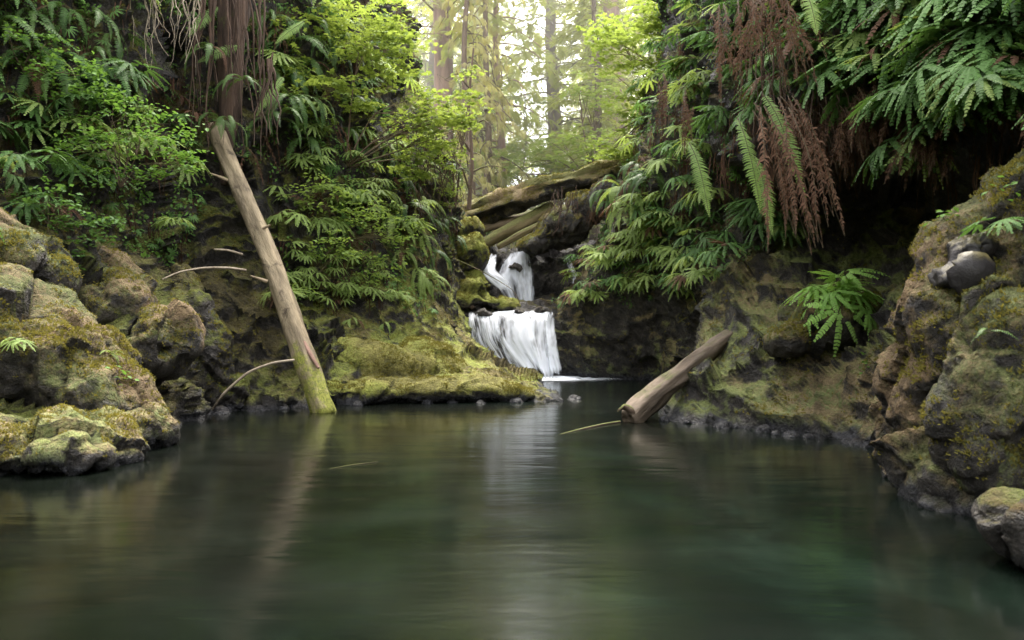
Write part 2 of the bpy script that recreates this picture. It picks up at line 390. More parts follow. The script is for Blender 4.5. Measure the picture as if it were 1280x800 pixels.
def dense(rows, side, s1, s2):
    A = loft(rows, side)
    A = resample(A, s1)
    A = np.swapaxes(resample(np.swapaxes(A, 0, 1), s2), 0, 1)
    return A
GL = dense(LEFT, -1, 0.05, 0.042)
me, V, F = grid_mesh('left_bank', GL, M['rock_left'], 1.0, 0.0, flip=True, ampfn=fadefn)
ob = link('left_bank', me); tag(ob, kind='structure'); add_bvh('left', V, F); bank_data['left'] = (V, F)
GR = dense(RIGHT, 1, 0.048, 0.042)
me, V, F = grid_mesh('right_bank', GR, M['rock_right'], 0.62, 0.22, flip=False, ampfn=fadefn)
ob = link('right_bank', me); tag(ob, kind='structure'); add_bvh('right', V, F); bank_data['right'] = (V, F)
print('bank grids', GL.shape, GR.shape)

# falls cliff: two steps
def cl(*t): return [P(*a) for a in t]
CLIFF = []
for pxx, dy, dz in ((560, 0.1, 0.05), (590, 0.0, 0.05), (620, -0.1, 0.0), (650, 0.0, 0.0), (680, 0.05, 0.0), (700, -0.05, -0.05), (730, -0.1, 0.0), (765, -0.2, 0.1)):
    k = (pxx - 640) / 1000
    rows = []
    for Y, z in ((15.3, -0.6), (15.5, 0.1), (15.75, 0.75), (15.95, 1.2), (16.3, 1.3), (17.0, 1.36), (17.5, 1.4), (17.75, 1.9), (17.95, 2.35), (18.2, 2.62), (19.5, 2.75), (24, 3.2)):
        rows.append(np.array([k * Y, Y + dy, z + dz]))
    CLIFF.append(rows)
CLIFF = np.array(CLIFF)
A = resample(CLIFF, 0.07); A = np.swapaxes(resample(np.swapaxes(A, 0, 1), 0.06), 0, 1)
me, V, F = grid_mesh('falls_rock', A, M['rock_wet'], 0.75, 0.0, flip=False)
ob = link('falls_cliff', me); tag(ob, kind='structure'); add_bvh('cliff', V, F)

# wide forest floor with the gorge cut into it
def ground_mesh():
    xs = np.concatenate([np.linspace(-180, -20, 14), np.linspace(-18, 18, 46), np.linspace(20, 180, 14)])
    ys = np.concatenate([np.linspace(-160, -12, 12), np.linspace(-10, 60, 60), np.linspace(65, 260, 16)])
    V = []
    for y in ys:
        for x in xs:
            side = 1 if x > 0 else -1
            up = 7.6 + 0.02 * abs(x)
            if y < 18:
                w = 8.6; fl = -0.9
            else:
                w = max(1.5, 8.6 - (y - 18) * 0.6); fl = 2.2 + (y - 18) * 0.11
            if y < -9: w = 8.6
            t = min(1, max(0, (abs(x) - w) / 3.0 if y < 18 else (abs(x) - w) / 12.0))
            t = t * t * (3 - 2 * t)
            z = fl + (max(up, fl) - fl) * t
            if y > 30: z += (y - 30) * 0.05 * (1 if y < 120 else 1)
            z += 0.25 * noise.fractal(Vector((x * 0.2, y * 0.2, 0)), 1, 2, 3) * (1 if y > 18 or abs(x) > 9 else 0)
            V.append((x, y, z))
    n, m = len(ys), len(xs)
    F = [(i * m + j, i * m + j + 1, (i + 1) * m + j + 1, (i + 1) * m + j) for i in range(n - 1) for j in range(m - 1)]
    return mesh_from('ground', V, F, [M['soil']], smooth=True), V, F
me, V, F = ground_mesh()
ob = link('ground', me); tag(ob, kind='structure'); add_bvh('ground', V, F)

# ------------------------------------------------------------------ blob rocks
def blob_mesh(name, balls, mat, voxel=0.05, amp=0.6, strata=0.0, sm=14, fold=0.0):
    import bmesh
    bm = bmesh.new()
    for c, r, rot in balls:
        r = (r, r, r) if np.isscalar(r) else r
        if len(balls) > 2: r = tuple(q * 1.13 for q in r)
        mt = Matrix.Translation(Vector(c)) @ Matrix.Rotation(R(rot), 4, 'Y') @ Matrix.Diagonal((*r, 1))
        bmesh.ops.create_icosphere(bm, subdivisions=3, radius=1, matrix=mt)
    me = bpy.data.meshes.new('tmp'); bm.to_mesh(me); bm.free()
    o = link('tmp', me)
    md = o.modifiers.new('r', 'REMESH'); md.mode = 'VOXEL'; md.voxel_size = voxel
    s = o.modifiers.new('s', 'SMOOTH'); s.iterations = sm; s.factor = 0.6
    dg = bpy.context.evaluated_depsgraph_get(); dg.update()
    e = o.evaluated_get(dg).to_mesh()
    n = len(e.vertices); V = np.empty(n * 3, np.float32); e.vertices.foreach_get('co', V); V = V.reshape(-1, 3).astype(float)
    NN = np.array([v.normal[:] for v in e.vertices])
    F = [tuple(p.vertices) for p in e.polygons]
    F = [f if len(f) == 4 else f + (f[-1],) for f in F]
    o.evaluated_get(dg).to_mesh_clear()
    bpy.data.objects.remove(o)
    for i in range(n): V[i] += NN[i] * (rock_disp(V[i], amp, strata, 0.25) + 0.09 * fold * (noise.ridged_multi_fractal(Vector((V[i][0] * 2.2 - V[i][2] * 1.2, V[i][1] * 2.2, V[i][2] * 0.7 + V[i][0] * .5)), 1.0, 2.1, 4, 1.0, 2.0) - 1.2))
    me = mesh_from(name, V, [f for f in F if len(set(f)) == 4], [mat], smooth=True)
    return me, V, F

def rock(name, balls, mat, label, cat='rock', group=None, voxel=0.05, amp=0.6, strata=0.0):
    me, V, F = blob_mesh(name, balls, mat, voxel, amp, strata, 14 if voxel > .03 or len(balls) > 3 else 6, min(0.6, amp))
    base = np.array([V[:, 0].mean(), V[:, 1].mean(), V[:, 2].min()])
    co = (V - base).astype(np.float32)
    me.vertices.foreach_set('co', co.ravel()); me.update()
    o = link(name, me, None, tuple(base)); tag(o, label, cat, group)
    add_bvh(o.name, V, F); rock_data[o.name] = (V, F, 'wet' not in mat.name and 'dark' not in mat.name)
    return o

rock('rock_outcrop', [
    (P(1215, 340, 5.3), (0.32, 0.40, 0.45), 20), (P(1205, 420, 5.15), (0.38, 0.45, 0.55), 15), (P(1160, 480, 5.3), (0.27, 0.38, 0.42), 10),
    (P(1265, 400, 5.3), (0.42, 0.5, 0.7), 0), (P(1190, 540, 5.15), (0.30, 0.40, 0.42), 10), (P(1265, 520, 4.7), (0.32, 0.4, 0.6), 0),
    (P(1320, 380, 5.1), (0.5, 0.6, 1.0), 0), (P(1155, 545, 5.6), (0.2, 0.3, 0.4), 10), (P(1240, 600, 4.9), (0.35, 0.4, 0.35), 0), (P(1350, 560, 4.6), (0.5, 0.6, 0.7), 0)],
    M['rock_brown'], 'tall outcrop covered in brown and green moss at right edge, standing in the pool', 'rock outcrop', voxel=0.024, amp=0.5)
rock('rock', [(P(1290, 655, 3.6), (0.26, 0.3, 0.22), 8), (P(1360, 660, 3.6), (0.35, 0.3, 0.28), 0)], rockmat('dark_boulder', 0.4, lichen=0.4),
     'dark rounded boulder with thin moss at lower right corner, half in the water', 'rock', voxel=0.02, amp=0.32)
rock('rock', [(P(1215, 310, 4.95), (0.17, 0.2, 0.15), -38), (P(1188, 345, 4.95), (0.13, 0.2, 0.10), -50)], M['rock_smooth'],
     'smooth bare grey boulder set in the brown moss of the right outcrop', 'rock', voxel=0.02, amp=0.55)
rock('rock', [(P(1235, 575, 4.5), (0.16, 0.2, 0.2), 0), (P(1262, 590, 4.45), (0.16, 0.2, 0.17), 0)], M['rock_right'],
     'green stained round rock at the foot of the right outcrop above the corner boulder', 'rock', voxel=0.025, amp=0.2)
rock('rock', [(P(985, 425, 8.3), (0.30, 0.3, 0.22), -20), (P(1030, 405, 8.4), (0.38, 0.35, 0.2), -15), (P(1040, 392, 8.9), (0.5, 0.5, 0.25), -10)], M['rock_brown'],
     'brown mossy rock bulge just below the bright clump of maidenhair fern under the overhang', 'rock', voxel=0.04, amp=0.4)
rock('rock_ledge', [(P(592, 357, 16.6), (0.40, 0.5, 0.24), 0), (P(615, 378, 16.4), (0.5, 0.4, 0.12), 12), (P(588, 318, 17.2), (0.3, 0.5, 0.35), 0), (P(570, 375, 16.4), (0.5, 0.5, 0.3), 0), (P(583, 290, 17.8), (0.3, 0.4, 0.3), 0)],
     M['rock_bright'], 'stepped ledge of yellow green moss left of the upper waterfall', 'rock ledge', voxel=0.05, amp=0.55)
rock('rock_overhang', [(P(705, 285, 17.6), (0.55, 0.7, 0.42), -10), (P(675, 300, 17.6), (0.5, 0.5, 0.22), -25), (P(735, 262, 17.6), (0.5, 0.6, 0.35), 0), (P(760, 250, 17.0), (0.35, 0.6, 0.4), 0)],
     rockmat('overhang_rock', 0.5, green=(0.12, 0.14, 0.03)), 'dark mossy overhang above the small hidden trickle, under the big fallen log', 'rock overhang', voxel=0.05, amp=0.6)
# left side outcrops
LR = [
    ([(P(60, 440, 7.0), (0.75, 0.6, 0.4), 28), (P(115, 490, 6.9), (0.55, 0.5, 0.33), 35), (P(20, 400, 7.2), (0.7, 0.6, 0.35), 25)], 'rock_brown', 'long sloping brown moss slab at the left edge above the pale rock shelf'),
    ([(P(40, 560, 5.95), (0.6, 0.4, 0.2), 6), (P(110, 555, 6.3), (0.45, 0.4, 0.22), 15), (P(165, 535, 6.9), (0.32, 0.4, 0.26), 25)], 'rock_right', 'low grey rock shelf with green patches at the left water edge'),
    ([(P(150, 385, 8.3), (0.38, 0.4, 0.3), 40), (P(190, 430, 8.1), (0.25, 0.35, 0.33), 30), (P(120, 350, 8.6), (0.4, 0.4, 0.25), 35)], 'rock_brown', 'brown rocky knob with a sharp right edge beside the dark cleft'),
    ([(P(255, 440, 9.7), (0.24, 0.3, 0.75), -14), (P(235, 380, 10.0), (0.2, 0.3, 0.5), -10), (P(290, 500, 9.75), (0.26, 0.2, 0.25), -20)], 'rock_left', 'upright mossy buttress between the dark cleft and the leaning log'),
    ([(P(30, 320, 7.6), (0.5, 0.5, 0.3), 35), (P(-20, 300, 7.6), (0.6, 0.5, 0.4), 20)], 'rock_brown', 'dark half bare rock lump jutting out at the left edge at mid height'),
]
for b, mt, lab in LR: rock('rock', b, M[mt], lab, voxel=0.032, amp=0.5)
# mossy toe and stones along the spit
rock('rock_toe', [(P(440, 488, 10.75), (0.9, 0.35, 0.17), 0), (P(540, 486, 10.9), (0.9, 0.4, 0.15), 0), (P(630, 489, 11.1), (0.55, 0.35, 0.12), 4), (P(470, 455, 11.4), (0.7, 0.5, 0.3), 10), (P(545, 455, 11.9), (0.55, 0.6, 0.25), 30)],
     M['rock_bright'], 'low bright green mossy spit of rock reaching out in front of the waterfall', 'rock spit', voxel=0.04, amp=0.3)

def stones(n, path, rad, mat, label, group, cat='stone'):
    n = int(n * 0.9)
    for i in range(n):
        t = (i + rng.uniform(0.1, 0.9)) / n * (len(path) - 1); k = min(int(t), len(path) - 2); f = t - k
        p = np.array(path[k]) * (1 - f) + np.array(path[k + 1]) * f
        r = rad[0] * .6 + (rad[1] * 1.25 - rad[0] * .6) * rng.uniform(0, 1) ** 2; p = p + np.array([rng.normal(0, .05), rng.normal(0, .06), 0])
        me, V, F = blob_mesh('stone', [((0, 0, 0), (r * rng.uniform(1, 1.5), r, r * rng.uniform(.5, .8)), rng.uniform(-20, 20)), ((r * .6, 0, -r * .2), r * .6, 0)], mat, r * 0.2, 0.3, sm=1)
        o = link('stone', me, None, tuple(p - np.array([0, -.03, r * 0.35]))); o.rotation_euler = (0, 0, rng.uniform(0, 6))
        tag(o, label, cat, group)
stones(8, px((430, 506, 10.25), (520, 503, 10.55), (610, 503, 10.6), (700, 500, 10.9), (716, 497, 11.2)), (0.05, 0.11), M['rock_wet'], 'small wet black stone at the water edge of the mossy spit', 'wet stones along the spit')
stones(16, px((835, 525, 8.7), (930, 536, 8.0), (1050, 551, 7.25), (1105, 560, 6.8)), (0.05, 0.1), M['rock_wet'], 'small wet stone at the foot of the right mossy slope', 'wet stones along the right slope')
stones(12, px((230, 520, 9.1), (300, 513, 9.6), (400, 508, 10.1)), (0.06, 0.14), M['rock_wet'], 'dark wet stone at the water edge beside the leaning log', 'dark stones by the leaning log')

def hit(pxx, pyy, keys=None, origin=None):
    o = Vector((0, 0, CAMH)); d = Vector(((pxx - 640) / FPX, 1, (400 - pyy) / FPX)).normalized()
    best = None
    for k, b in BVHS.items():
        if keys and k not in keys: continue
        h = b.ray_cast(o, d)
        if h[0] is not None and (best is None or h[3] < best[2]):
            n = h[1]
            if n.dot(d) > 0: n = -n
            best = (h[0], n, h[3], k)
    return best

#@@VEG_BEGIN@@
# ------------------------------------------------------------------ fern templates
def rot_about(v, axis, a):
    return np.array((Matrix.Rotation(a, 3, Vector(axis)) @ Vector(v))[:])

def finger(t, o, d, side, ln, w, droop, n=12, m=0, fold=0.25, rnd=random):
    """one pinna: a line of overlapping oblong leaflets on both sides; o origin, d direction, side = sideways unit vector"""
    d = d / np.linalg.norm(d)
    for i in range(n):
        u = (i + 0.5) / n
        p = o + d * ln * u + np.array([0, 0, -droop * ln * u * u])
        tg = d * 1.0 + np.array([0, 0, -2 * droop * u]); tg /= np.linalg.norm(tg)
        ww = w * (0.62 + 0.75 * math.sin(math.pi * (0.12 + 0.8 * u))) * 0.86
        if u > 0.86: ww *= 0.6
        s = side - tg * side.dot(tg); s /= np.linalg.norm(s)
        up = np.cross(s, tg)
        if up[2] < 0: up = -up
        hl = ln / n * 0.60
        for sg in (-1, 1):
            q = s * sg * (1 + rnd.uniform(-.25, .2)) + tg * rnd.uniform(0.0, 0.5) - up * fold * rnd.uniform(0.3, 1.4)
            q /= np.linalg.norm(q)
            a = p - tg * hl * 0.8; b = p + tg * hl * 0.9
            e = p + q * ww
            t.quad(a, e - tg * hl * 0.55, e + tg * hl * rnd.uniform(0.7, 1.1), b, m)

def maidenhair_frond(seed, scale=1.0, stipe=0.26, droop=0.55, nf=11):
    rn = random.Random(seed); t = T()
    top = np.array([rn.uniform(-.03, .03), stipe * 0.85, stipe * 0.6]) * scale
    pts = [np.zeros(3), np.array([0, stipe * 0.25, stipe * 0.38]) * scale, np.array([top[0] * .7, stipe * 0.6, stipe * 0.6]) * scale, top]
    t.tube(pts, [0.0035 * scale] * 4, 1)
    span = R(rn.uniform(105, 135)); tilt = rn.uniform(-0.45, -0.1)
    arc = []
    for i in range(nf):
        f = i / (nf - 1) * 2 - 1
        th = f * span + rn.uniform(-.05, .05)
        ln = scale * (0.25 - 0.11 * abs(f) ** 1.3) * rn.uniform(0.85, 1.12)
        d = np.array([math.sin(th), math.cos(th), tilt * (0.4 + 0.6 * math.cos(th)) + rn.uniform(-.1, .1)])
        d /= np.linalg.norm(d)
        side = np.array([math.cos(th), -math.sin(th), rn.uniform(-.2, .2)]); side /= np.linalg.norm(side)
        o = top + np.array([math.sin(th), math.cos(th), 0.0]) * 0.035 * scale * (1 + abs(f)) * 0.8 - np.array([0, 0.03 * scale, 0])
        arc.append(o)
        finger(t, o, d, side, ln, 0.021 * scale, droop * rn.uniform(0.7, 1.3), 13, 0, rnd=rn)
    return t.arrays()

def sword_frond(seed, L=1.0, elev=50, curl=110, np_=34, wid=0.085, dead=False):
    """rachis starts at elev degrees above +Y and bends over by curl degrees"""
    rn = random.Random(seed); t = T(); pts = [np.zeros(3)]; n = np_
    yaw = 0.0
    a = R(elev); dirs = []
    for i in range(n):
        u = i / n
        a -= R(curl) / n * (1.5 - u)
        yaw += R(rn.uniform(-3, 3) * (3 if dead else 1))
        a2 = max(a, R(-88))
        d = np.array([math.sin(yaw) * math.cos(a2), math.cos(yaw) * math.cos(a2), math.sin(a2)])
        dirs.append(d); pts.append(pts[-1] + d * L / n)
    t.tube(pts[::4] + [pts[-1]], [0.005 * (1 - 0.8 * i / (len(pts[::4]))) + 0.001 for i in range(len(pts[::4]) + 1)], 1)
    for i in range(2, n):
        u = i / n; d = dirs[i]; p = pts[i]
        s = np.array([math.cos(yaw), -math.sin(yaw), 0]); s = s - d * s.dot(d); s /= np.linalg.norm(s)
        up = np.cross(s, d); up = up if up[2] > 0 or abs(up[2]) < .05 else -up
        w = wid * min(1, 0.35 + u * 2.2) * min(1, (1 - u) * 2.3 + 0.05)
        hw = L / n * 0.42
        for sg in (-1, 1):
            if dead:
                q = s * sg * rn.uniform(0.2, 0.8) + d * rn.uniform(0.2, 0.9) - up * rn.uniform(-0.7, 0.7)
                ln = w * rn.uniform(0.35, 0.9)
            else:
                q = s * sg + d * rn.uniform(0.18, 0.34) - up * rn.uniform(0.0, 0.3)
                ln = w * rn.uniform(0.78, 1.12)
            q /= np.linalg.norm(q)
            b0, b1 = p - d * hw, p + d * hw
            mid = p + q * ln * 0.6 - np.array([0, 0, 0.0]); e = p + q * ln - np.array([0, 0, ln * (0.5 if dead else 0.12)])
            t.quad(b0, mid - d * hw * 0.8, mid + d * hw * 0.8, b1, 0)
            t.quad(mid - d * hw * 0.8, e - d * hw * 0.15, e + d * hw * 0.15, mid + d * hw * 0.8, 0)
    return t.arrays()

MH = [maidenhair_frond(100 + i, 1.0, random.uniform(.16, .32), random.uniform(.12, .55), random.choice([8, 9, 10, 11])) for i in range(9)]
SW = [sword_frond(200 + i, random.uniform(.8, 1.05), random.uniform(30, 60), random.uniform(110, 150)) for i in range(5)]
DD = [sword_frond(300 + i, random.uniform(.8, 1.2), random.uniform(-30, 20), random.uniform(90, 140), 30, 0.085, True) for i in range(5)]
SMALLF = [sword_frond(250 + i, 0.32, 45, 90, 16, 0.035) for i in range(2)]
_mc = {}
def frond_mesh(kind, i, mat):
    k = (kind, i, mat)
    if k not in _mc:
        V, F, m = {'mh': MH, 'sw': SW, 'dd': DD, 'sm': SMALLF}[kind][i]
        _mc[k] = mesh_from('frond', V, F, [M[mat], M['stem']], m)
    return _mc[k]

FERN_COUNT = 0
def fern(loc, out, kind, mat, n, sc, label, group=None, spread=85, pitch=(-12, 28), cat='fern', name=None):
    global FERN_COUNT
    FERN_COUNT += 1
    o = empty(name or {'mh': 'maidenhair_fern', 'sw': 'sword_fern', 'dd': 'dead_fern', 'sm': 'small_fern'}[kind], tuple(loc))
    tag(o, label, cat, group)
    yaw0 = math.atan2(-out[0], out[1])
    nv = len({'mh': MH, 'sw': SW, 'dd': DD, 'sm': SMALLF}[kind])
    for i in range(n):
        mt = mat
        if n > 2 and kind in ('mh', 'sw'):
            q_ = random.random(); mt = 'dead' if q_ < 0.05 else ('fern_light' if q_ < 0.17 and mat == 'fern_green' else mat)
        c = link('frond', frond_mesh(kind, random.randrange(nv), mt), o)
        f = (i + 0.5) / n * 2 - 1
        a = yaw0 + R(f * spread + random.uniform(-15, 15))
        s = sc * random.uniform(0.75, 1.15)
        c.rotation_euler = (R(-random.uniform(*pitch)), R(random.uniform(-26, 26)), a)
        c.scale = (s, s, s)
        c.location = (random.uniform(-.04, .04) * sc, random.uniform(-.04, .04) * sc, random.uniform(-.03, .03) * sc)
    return o

def outdir(n, bias=(0, -0.5, 0)):
    v = Vector((n.x, n.y, 0)) + Vector(bias); v.z = 0
    return v.normalized() if v.length > 1e-3 else Vector((0, -1, 0))

BANKS = ['left', 'right']
def fern_at(pxx, pyy, kind, mat, n, sc, label, group=None, push=0.02, keys=None, **kw):
    h = hit(pxx, pyy, keys)
    if h is None: return None
    loc = h[0] + h[1] * push
    return fern(loc, outdir(h[1]), kind, mat, n, sc, label, group, **kw)

def fern_patch(poly, count, kind, mats, nr, scr, label, group, keys=None, mind=14, **kw):
    xs = [p[0] for p in poly]; ys = [p[1] for p in poly]; got = []; tries = 0
    while len(got) < count and tries < count * 60:
        tries += 1
        x, y = random.uniform(min(xs), max(xs)), random.uniform(min(ys), max(ys))
        if not inpoly(x, y, poly): continue
        if any((x - a) ** 2 + (y - b) ** 2 < mind * mind for a, b in got): continue
        if fern_at(x, y, kind, random.choice(mats), random.randint(*nr), random.uniform(*scr), label, group, keys=keys, **kw): got.append((x, y))

def inpoly(x, y, poly):
    c = False; j = len(poly) - 1
    for i in range(len(poly)):
        xi, yi = poly[i]; xj, yj = poly[j]
        if (yi > y) != (yj > y) and x < (xj - xi) * (y - yi) / (yj - yi) + xi: c = not c
        j = i
    return c

# --- the prominent ferns, one by one
fern_at(1026, 376, 'mh', 'fern_bright', 24, 1.25, 'bright green maidenhair fern clump hanging alone on the dark rock under the overhang', spread=160, push=0.16, pitch=(-40, 60))
fern_at(1072, 92, 'mh', 'fern_green', 9, 1.35, 'largest maidenhair fern fan hanging from the lip in the middle of the right overhang', push=0.25, spread=100)
fern_at(1000, 105, 'mh', 'fern_green', 6, 1.1, 'maidenhair fern spreading just right of the hanging green sword fern fronds', push=0.2)
fern_at(1262, 300, 'mh', 'fern_green', 4, 0.6, 'small maidenhair fern on top of the right outcrop beside the grey boulder', push=0.05)
fern_at(1235, 412, 'sm', 'sword', 3, 0.7, 'tiny upright fern with three fronds on the brown moss of the right outcrop', push=0.01, cat='fern')
fern_at(20, 428, 'mh', 'fern_light', 3, 0.5, 'small bright fern sprig alone on the brown mossy slab at the left edge')
fern_at(440, 402, 'sw', 'fern_light', 5, 0.42, 'small pale green fern low on the mossy slope right of the leaning log', push=0.03, spread=100)
fern_at(478, 405, 'sw', 'fern_light', 5, 0.4, 'small pale fern of short arching fronds above the mossy spit', push=0.03, spread=100)
fern_at(40, 222, 'mh', 'fern_green', 6, 1.0, 'bright fern fan at the left edge above the bare rock lump', push=0.1)
fern_at(220, 292, 'mh', 'fern_light', 5, 0.7, 'light fern hanging at the top of the dark cleft left of the leaning log', push=0.1)
fern_at(135, 445, 'sm', 'fern_light', 4, 0.6, 'tiny pale fern growing on the brown slab near the dark cleft')
fern_at(150, 96, 'mh', 'fern_green', 7, 1.1, 'broad dark green fern near the upper left corner', push=0.15)
# --- groups
fern_patch([(-300, -350), (520, -330), (500, 0), (-300, 0)], 40, 'mh', ['fern_green', 'fern_light'], (5, 7), (1.0, 1.5), 'fern on the left bank above the picture', 'ferns on the left bank above the picture', mind=45, push=0.1)
fern_patch([(850, -350), (1500, -350), (1500, 0), (850, 0)], 40, 'mh', ['fern_green'], (5, 7), (1.0, 1.5), 'fern on the right bank above the picture', 'ferns on the right bank above the picture', mind=40, push=0.1)
fern_patch([(350, 215), (395, 190), (500, 215), (530, 285), (440, 310), (360, 285)], 20, 'mh', ['fern_light'], (4, 7), (0.6, 1.15), 'pale green maidenhair fern on the bank right of the leaning log', 'pale maidenhair ferns right of the leaning log', mind=14, push=0.14)
fern_patch([(355, 300), (460, 310), (530, 320), (530, 380), (430, 385), (350, 385)], 24, 'mh', ['fern_light'], (3, 5), (0.45, 0.95), 'small maidenhair fern low on the bank right of the leaning log', 'small maidenhair ferns low on the left bank', mind=15)
fern_patch([(0, 0), (130, 0), (160, 100), (60, 110), (0, 60)], 12, 'sw', ['sword', 'fern_green'], (5, 7), (0.7, 1.0), 'dark sword fern hanging in the upper left corner', 'sword ferns in the upper left corner', mind=28)
fern_patch([(90, 110), (230, 130), (260, 220), (190, 250), (90, 200)], 13, 'mh', ['fern_light', 'fern_green'], (4, 5), (0.8, 1.15), 'maidenhair fern among the leafy herbs of the upper left bank', 'maidenhair ferns on the upper left bank', mind=24, push=0.1)
fern_patch([(0, 110), (90, 120), (110, 250), (30, 290), (0, 260)], 8, 'mh', ['fern_green'], (4, 6), (0.7, 1.1), 'dark green fern at the far left edge of the bank', 'dark ferns at the far left edge', mind=26, push=0.08)
fern_patch([(330, 20), (440, 20), (440, 180), (340, 200)], 14, 'sw', ['sword'], (5, 7), (0.7, 1.0), 'sword fern behind the vine maple left of its stems', 'sword ferns behind the left vine maple', mind=26)
fern_patch([(460, 180), (560, 200), (565, 300), (540, 380), (500, 330)], 20, 'sw', ['sword', 'fern_light'], (5, 7), (0.55, 0.85), 'sword fern hanging on the steep left bank beside the waterfall', 'sword ferns on the left bank near the waterfall', mind=18)
fern_patch([(330, 20), (520, 20), (560, 180), (430, 200), (330, 200)], 14, 'mh', ['fern_light', 'fern_green'], (4, 6), (0.8, 1.2), 'maidenhair fern under the vine maple on the left bank', 'maidenhair ferns under the left vine maple', mind=24)
fern_patch([(1010, 10), (1280, 10), (1280, 130), (1180, 150), (1020, 90)], 26, 'mh', ['fern_green'], (6, 8), (1.0, 1.4), 'deep green maidenhair fern covering the top of the right overhang', 'maidenhair ferns on top of the right overhang', mind=32, push=0.15)
fern_patch([(1120, 120), (1280, 100), (1280, 165), (1140, 165)], 8, 'mh', ['fern_green'], (5, 7), (0.9, 1.2), 'maidenhair fern hanging over the mouth of the dark hollow', 'maidenhair ferns at the mouth of the dark hollow', mind=30, push=0.25, pitch=(10, 45))
fern_patch([(860, 10), (1010, 10), (1010, 130), (900, 150), (860, 100)], 18, 'mh', ['fern_green'], (5, 7), (0.8, 1.2), 'maidenhair fern around the hanging dead fronds', 'maidenhair ferns around the hanging dead fronds', mind=24, push=0.15)
fern_patch([(800, 60), (880, 20), (900, 200), (900, 300), (800, 280), (790, 170)], 26, 'mh', ['fern_green', 'fern_light'], (4, 6), (0.8, 1.15), 'maidenhair fern on the steep right bank left of the hanging fronds', 'maidenhair ferns on the steep right bank', mind=18, push=0.1)
fern_patch([(700, 372), (745, 310), (800, 250), (880, 290), (905, 330), (860, 365), (800, 360), (745, 382)], 44, 'mh', ['fern_light', 'fern_green', 'fern_light'], (4, 6), (0.8, 1.15), 'light maidenhair fern on the dark wall right of the waterfall', 'maidenhair ferns on the wall right of the waterfall', mind=13, push=0.08)
fern_patch([(900, 250), (960, 250), (1000, 300), (950, 335), (890, 330)], 10, 'mh', ['fern_green'], (4, 6), (0.9, 1.3), 'fern in deep shade below the hanging dead fronds', 'shaded ferns below the hanging dead fronds', mind=20, push=0.12)
fern_patch([(745, 240), (800, 190), (830, 230), (790, 280)], 10, 'sw', ['sword', 'fern_light'], (6, 8), (0.6, 0.9), 'sword fern at the right end of the big fallen log', 'sword ferns at the right end of the big fallen log', mind=14, push=0.08)
fern_patch([(-420, 100), (-20, 0), (-20, 300), (-300, 300)], 12, 'mh', ['fern_green'], (5, 7), (0.9, 1.2), 'fern on the near left bank outside the picture', 'ferns on the near left bank', mind=40, push=0.1)
fern_patch([(1300, 20), (1700, 20), (1700, 300), (1330, 200)], 12, 'mh', ['fern_green'], (5, 7), (0.9, 1.2), 'fern on the near right bank outside the picture', 'ferns on the near right bank', mind=50, push=0.1)

for (x, y, Y, lab) in ((262, 60, 10.7, 'dark sword fern growing on the left side of the rotting trunk'), (305, 100, 10.7, 'dark sword fern growing on the right side of the rotting trunk'), (285, 150, 10.75, 'sword fern sprouting where the leaning log meets the rotting trunk'), (274, 150, 10.75, 'small sword fern draped over the top of the leaning log')):
    fern(P(x, y, Y), Vector((0, -1, 0)), 'sw', 'sword', 6, 0.6, lab, spread=120)
# --- hanging fronds of the right overhang: each frond set is a fern
def hang(x0, y0, Y, L, mat, label, n=1, lean=0.0, group=None, wid=1.0, kind='sw', scatter=0.06):
    o = empty('sword_fern' if kind == 'sw' else 'dead_fern', tuple(P(x0, y0, Y))); tag(o, label, 'fern', group)
    for i in range(n):
        key = ('hang', kind, i % 3, mat, round(L, 1))
        if key not in _mc:
            V, F, m = sword_frond(500 + i + int(L * 10), L, -48, 32, 44 if kind == 'sw' else 52, 0.088 if kind == 'sw' else 0.085, kind != 'sw')
            _mc[key] = mesh_from('frond', V, F, [M[mat], M['stem']], m)
        c = link('frond', _mc[key], o)
        c.location = (random.uniform(-1, 1) * scatter * n ** .5, random.uniform(-1, 1) * 0.12, random.uniform(-.1, .05) * (n > 1))
        c.rotation_euler = (0, R(lean + random.uniform(-5, 5) * (n > 1)), math.pi + R(random.uniform(-28, 28) if n > 1 else random.uniform(-14, 14)))
        s = random.uniform(0.85, 1.1) if n > 1 else 1
        c.scale = (wid * s, s, s)
    return o
hang(950, 112, 6.6, 1.05, 'sword_bright', 'long bright sword fern frond hanging diagonally in front of the dead fronds', lean=14)
hang(914, 148, 6.8, 0.95, 'sword_bright', 'green sword fern frond hanging straight down left of the dead fronds')
hang(938, 190, 6.7, 0.8, 'sword_bright', 'yellowing sword fern frond hanging lowest beside the dead fronds', lean=3)
hang(868, 175, 7.2, 0.75, 'sword_bright', 'slim sword fern frond hanging at the left of the hanging group', lean=6)
hang(1003, -12, 6.4, 0.45, 'sword_bright', 'pale sword fern frond hanging from the top edge above the largest fern fan')
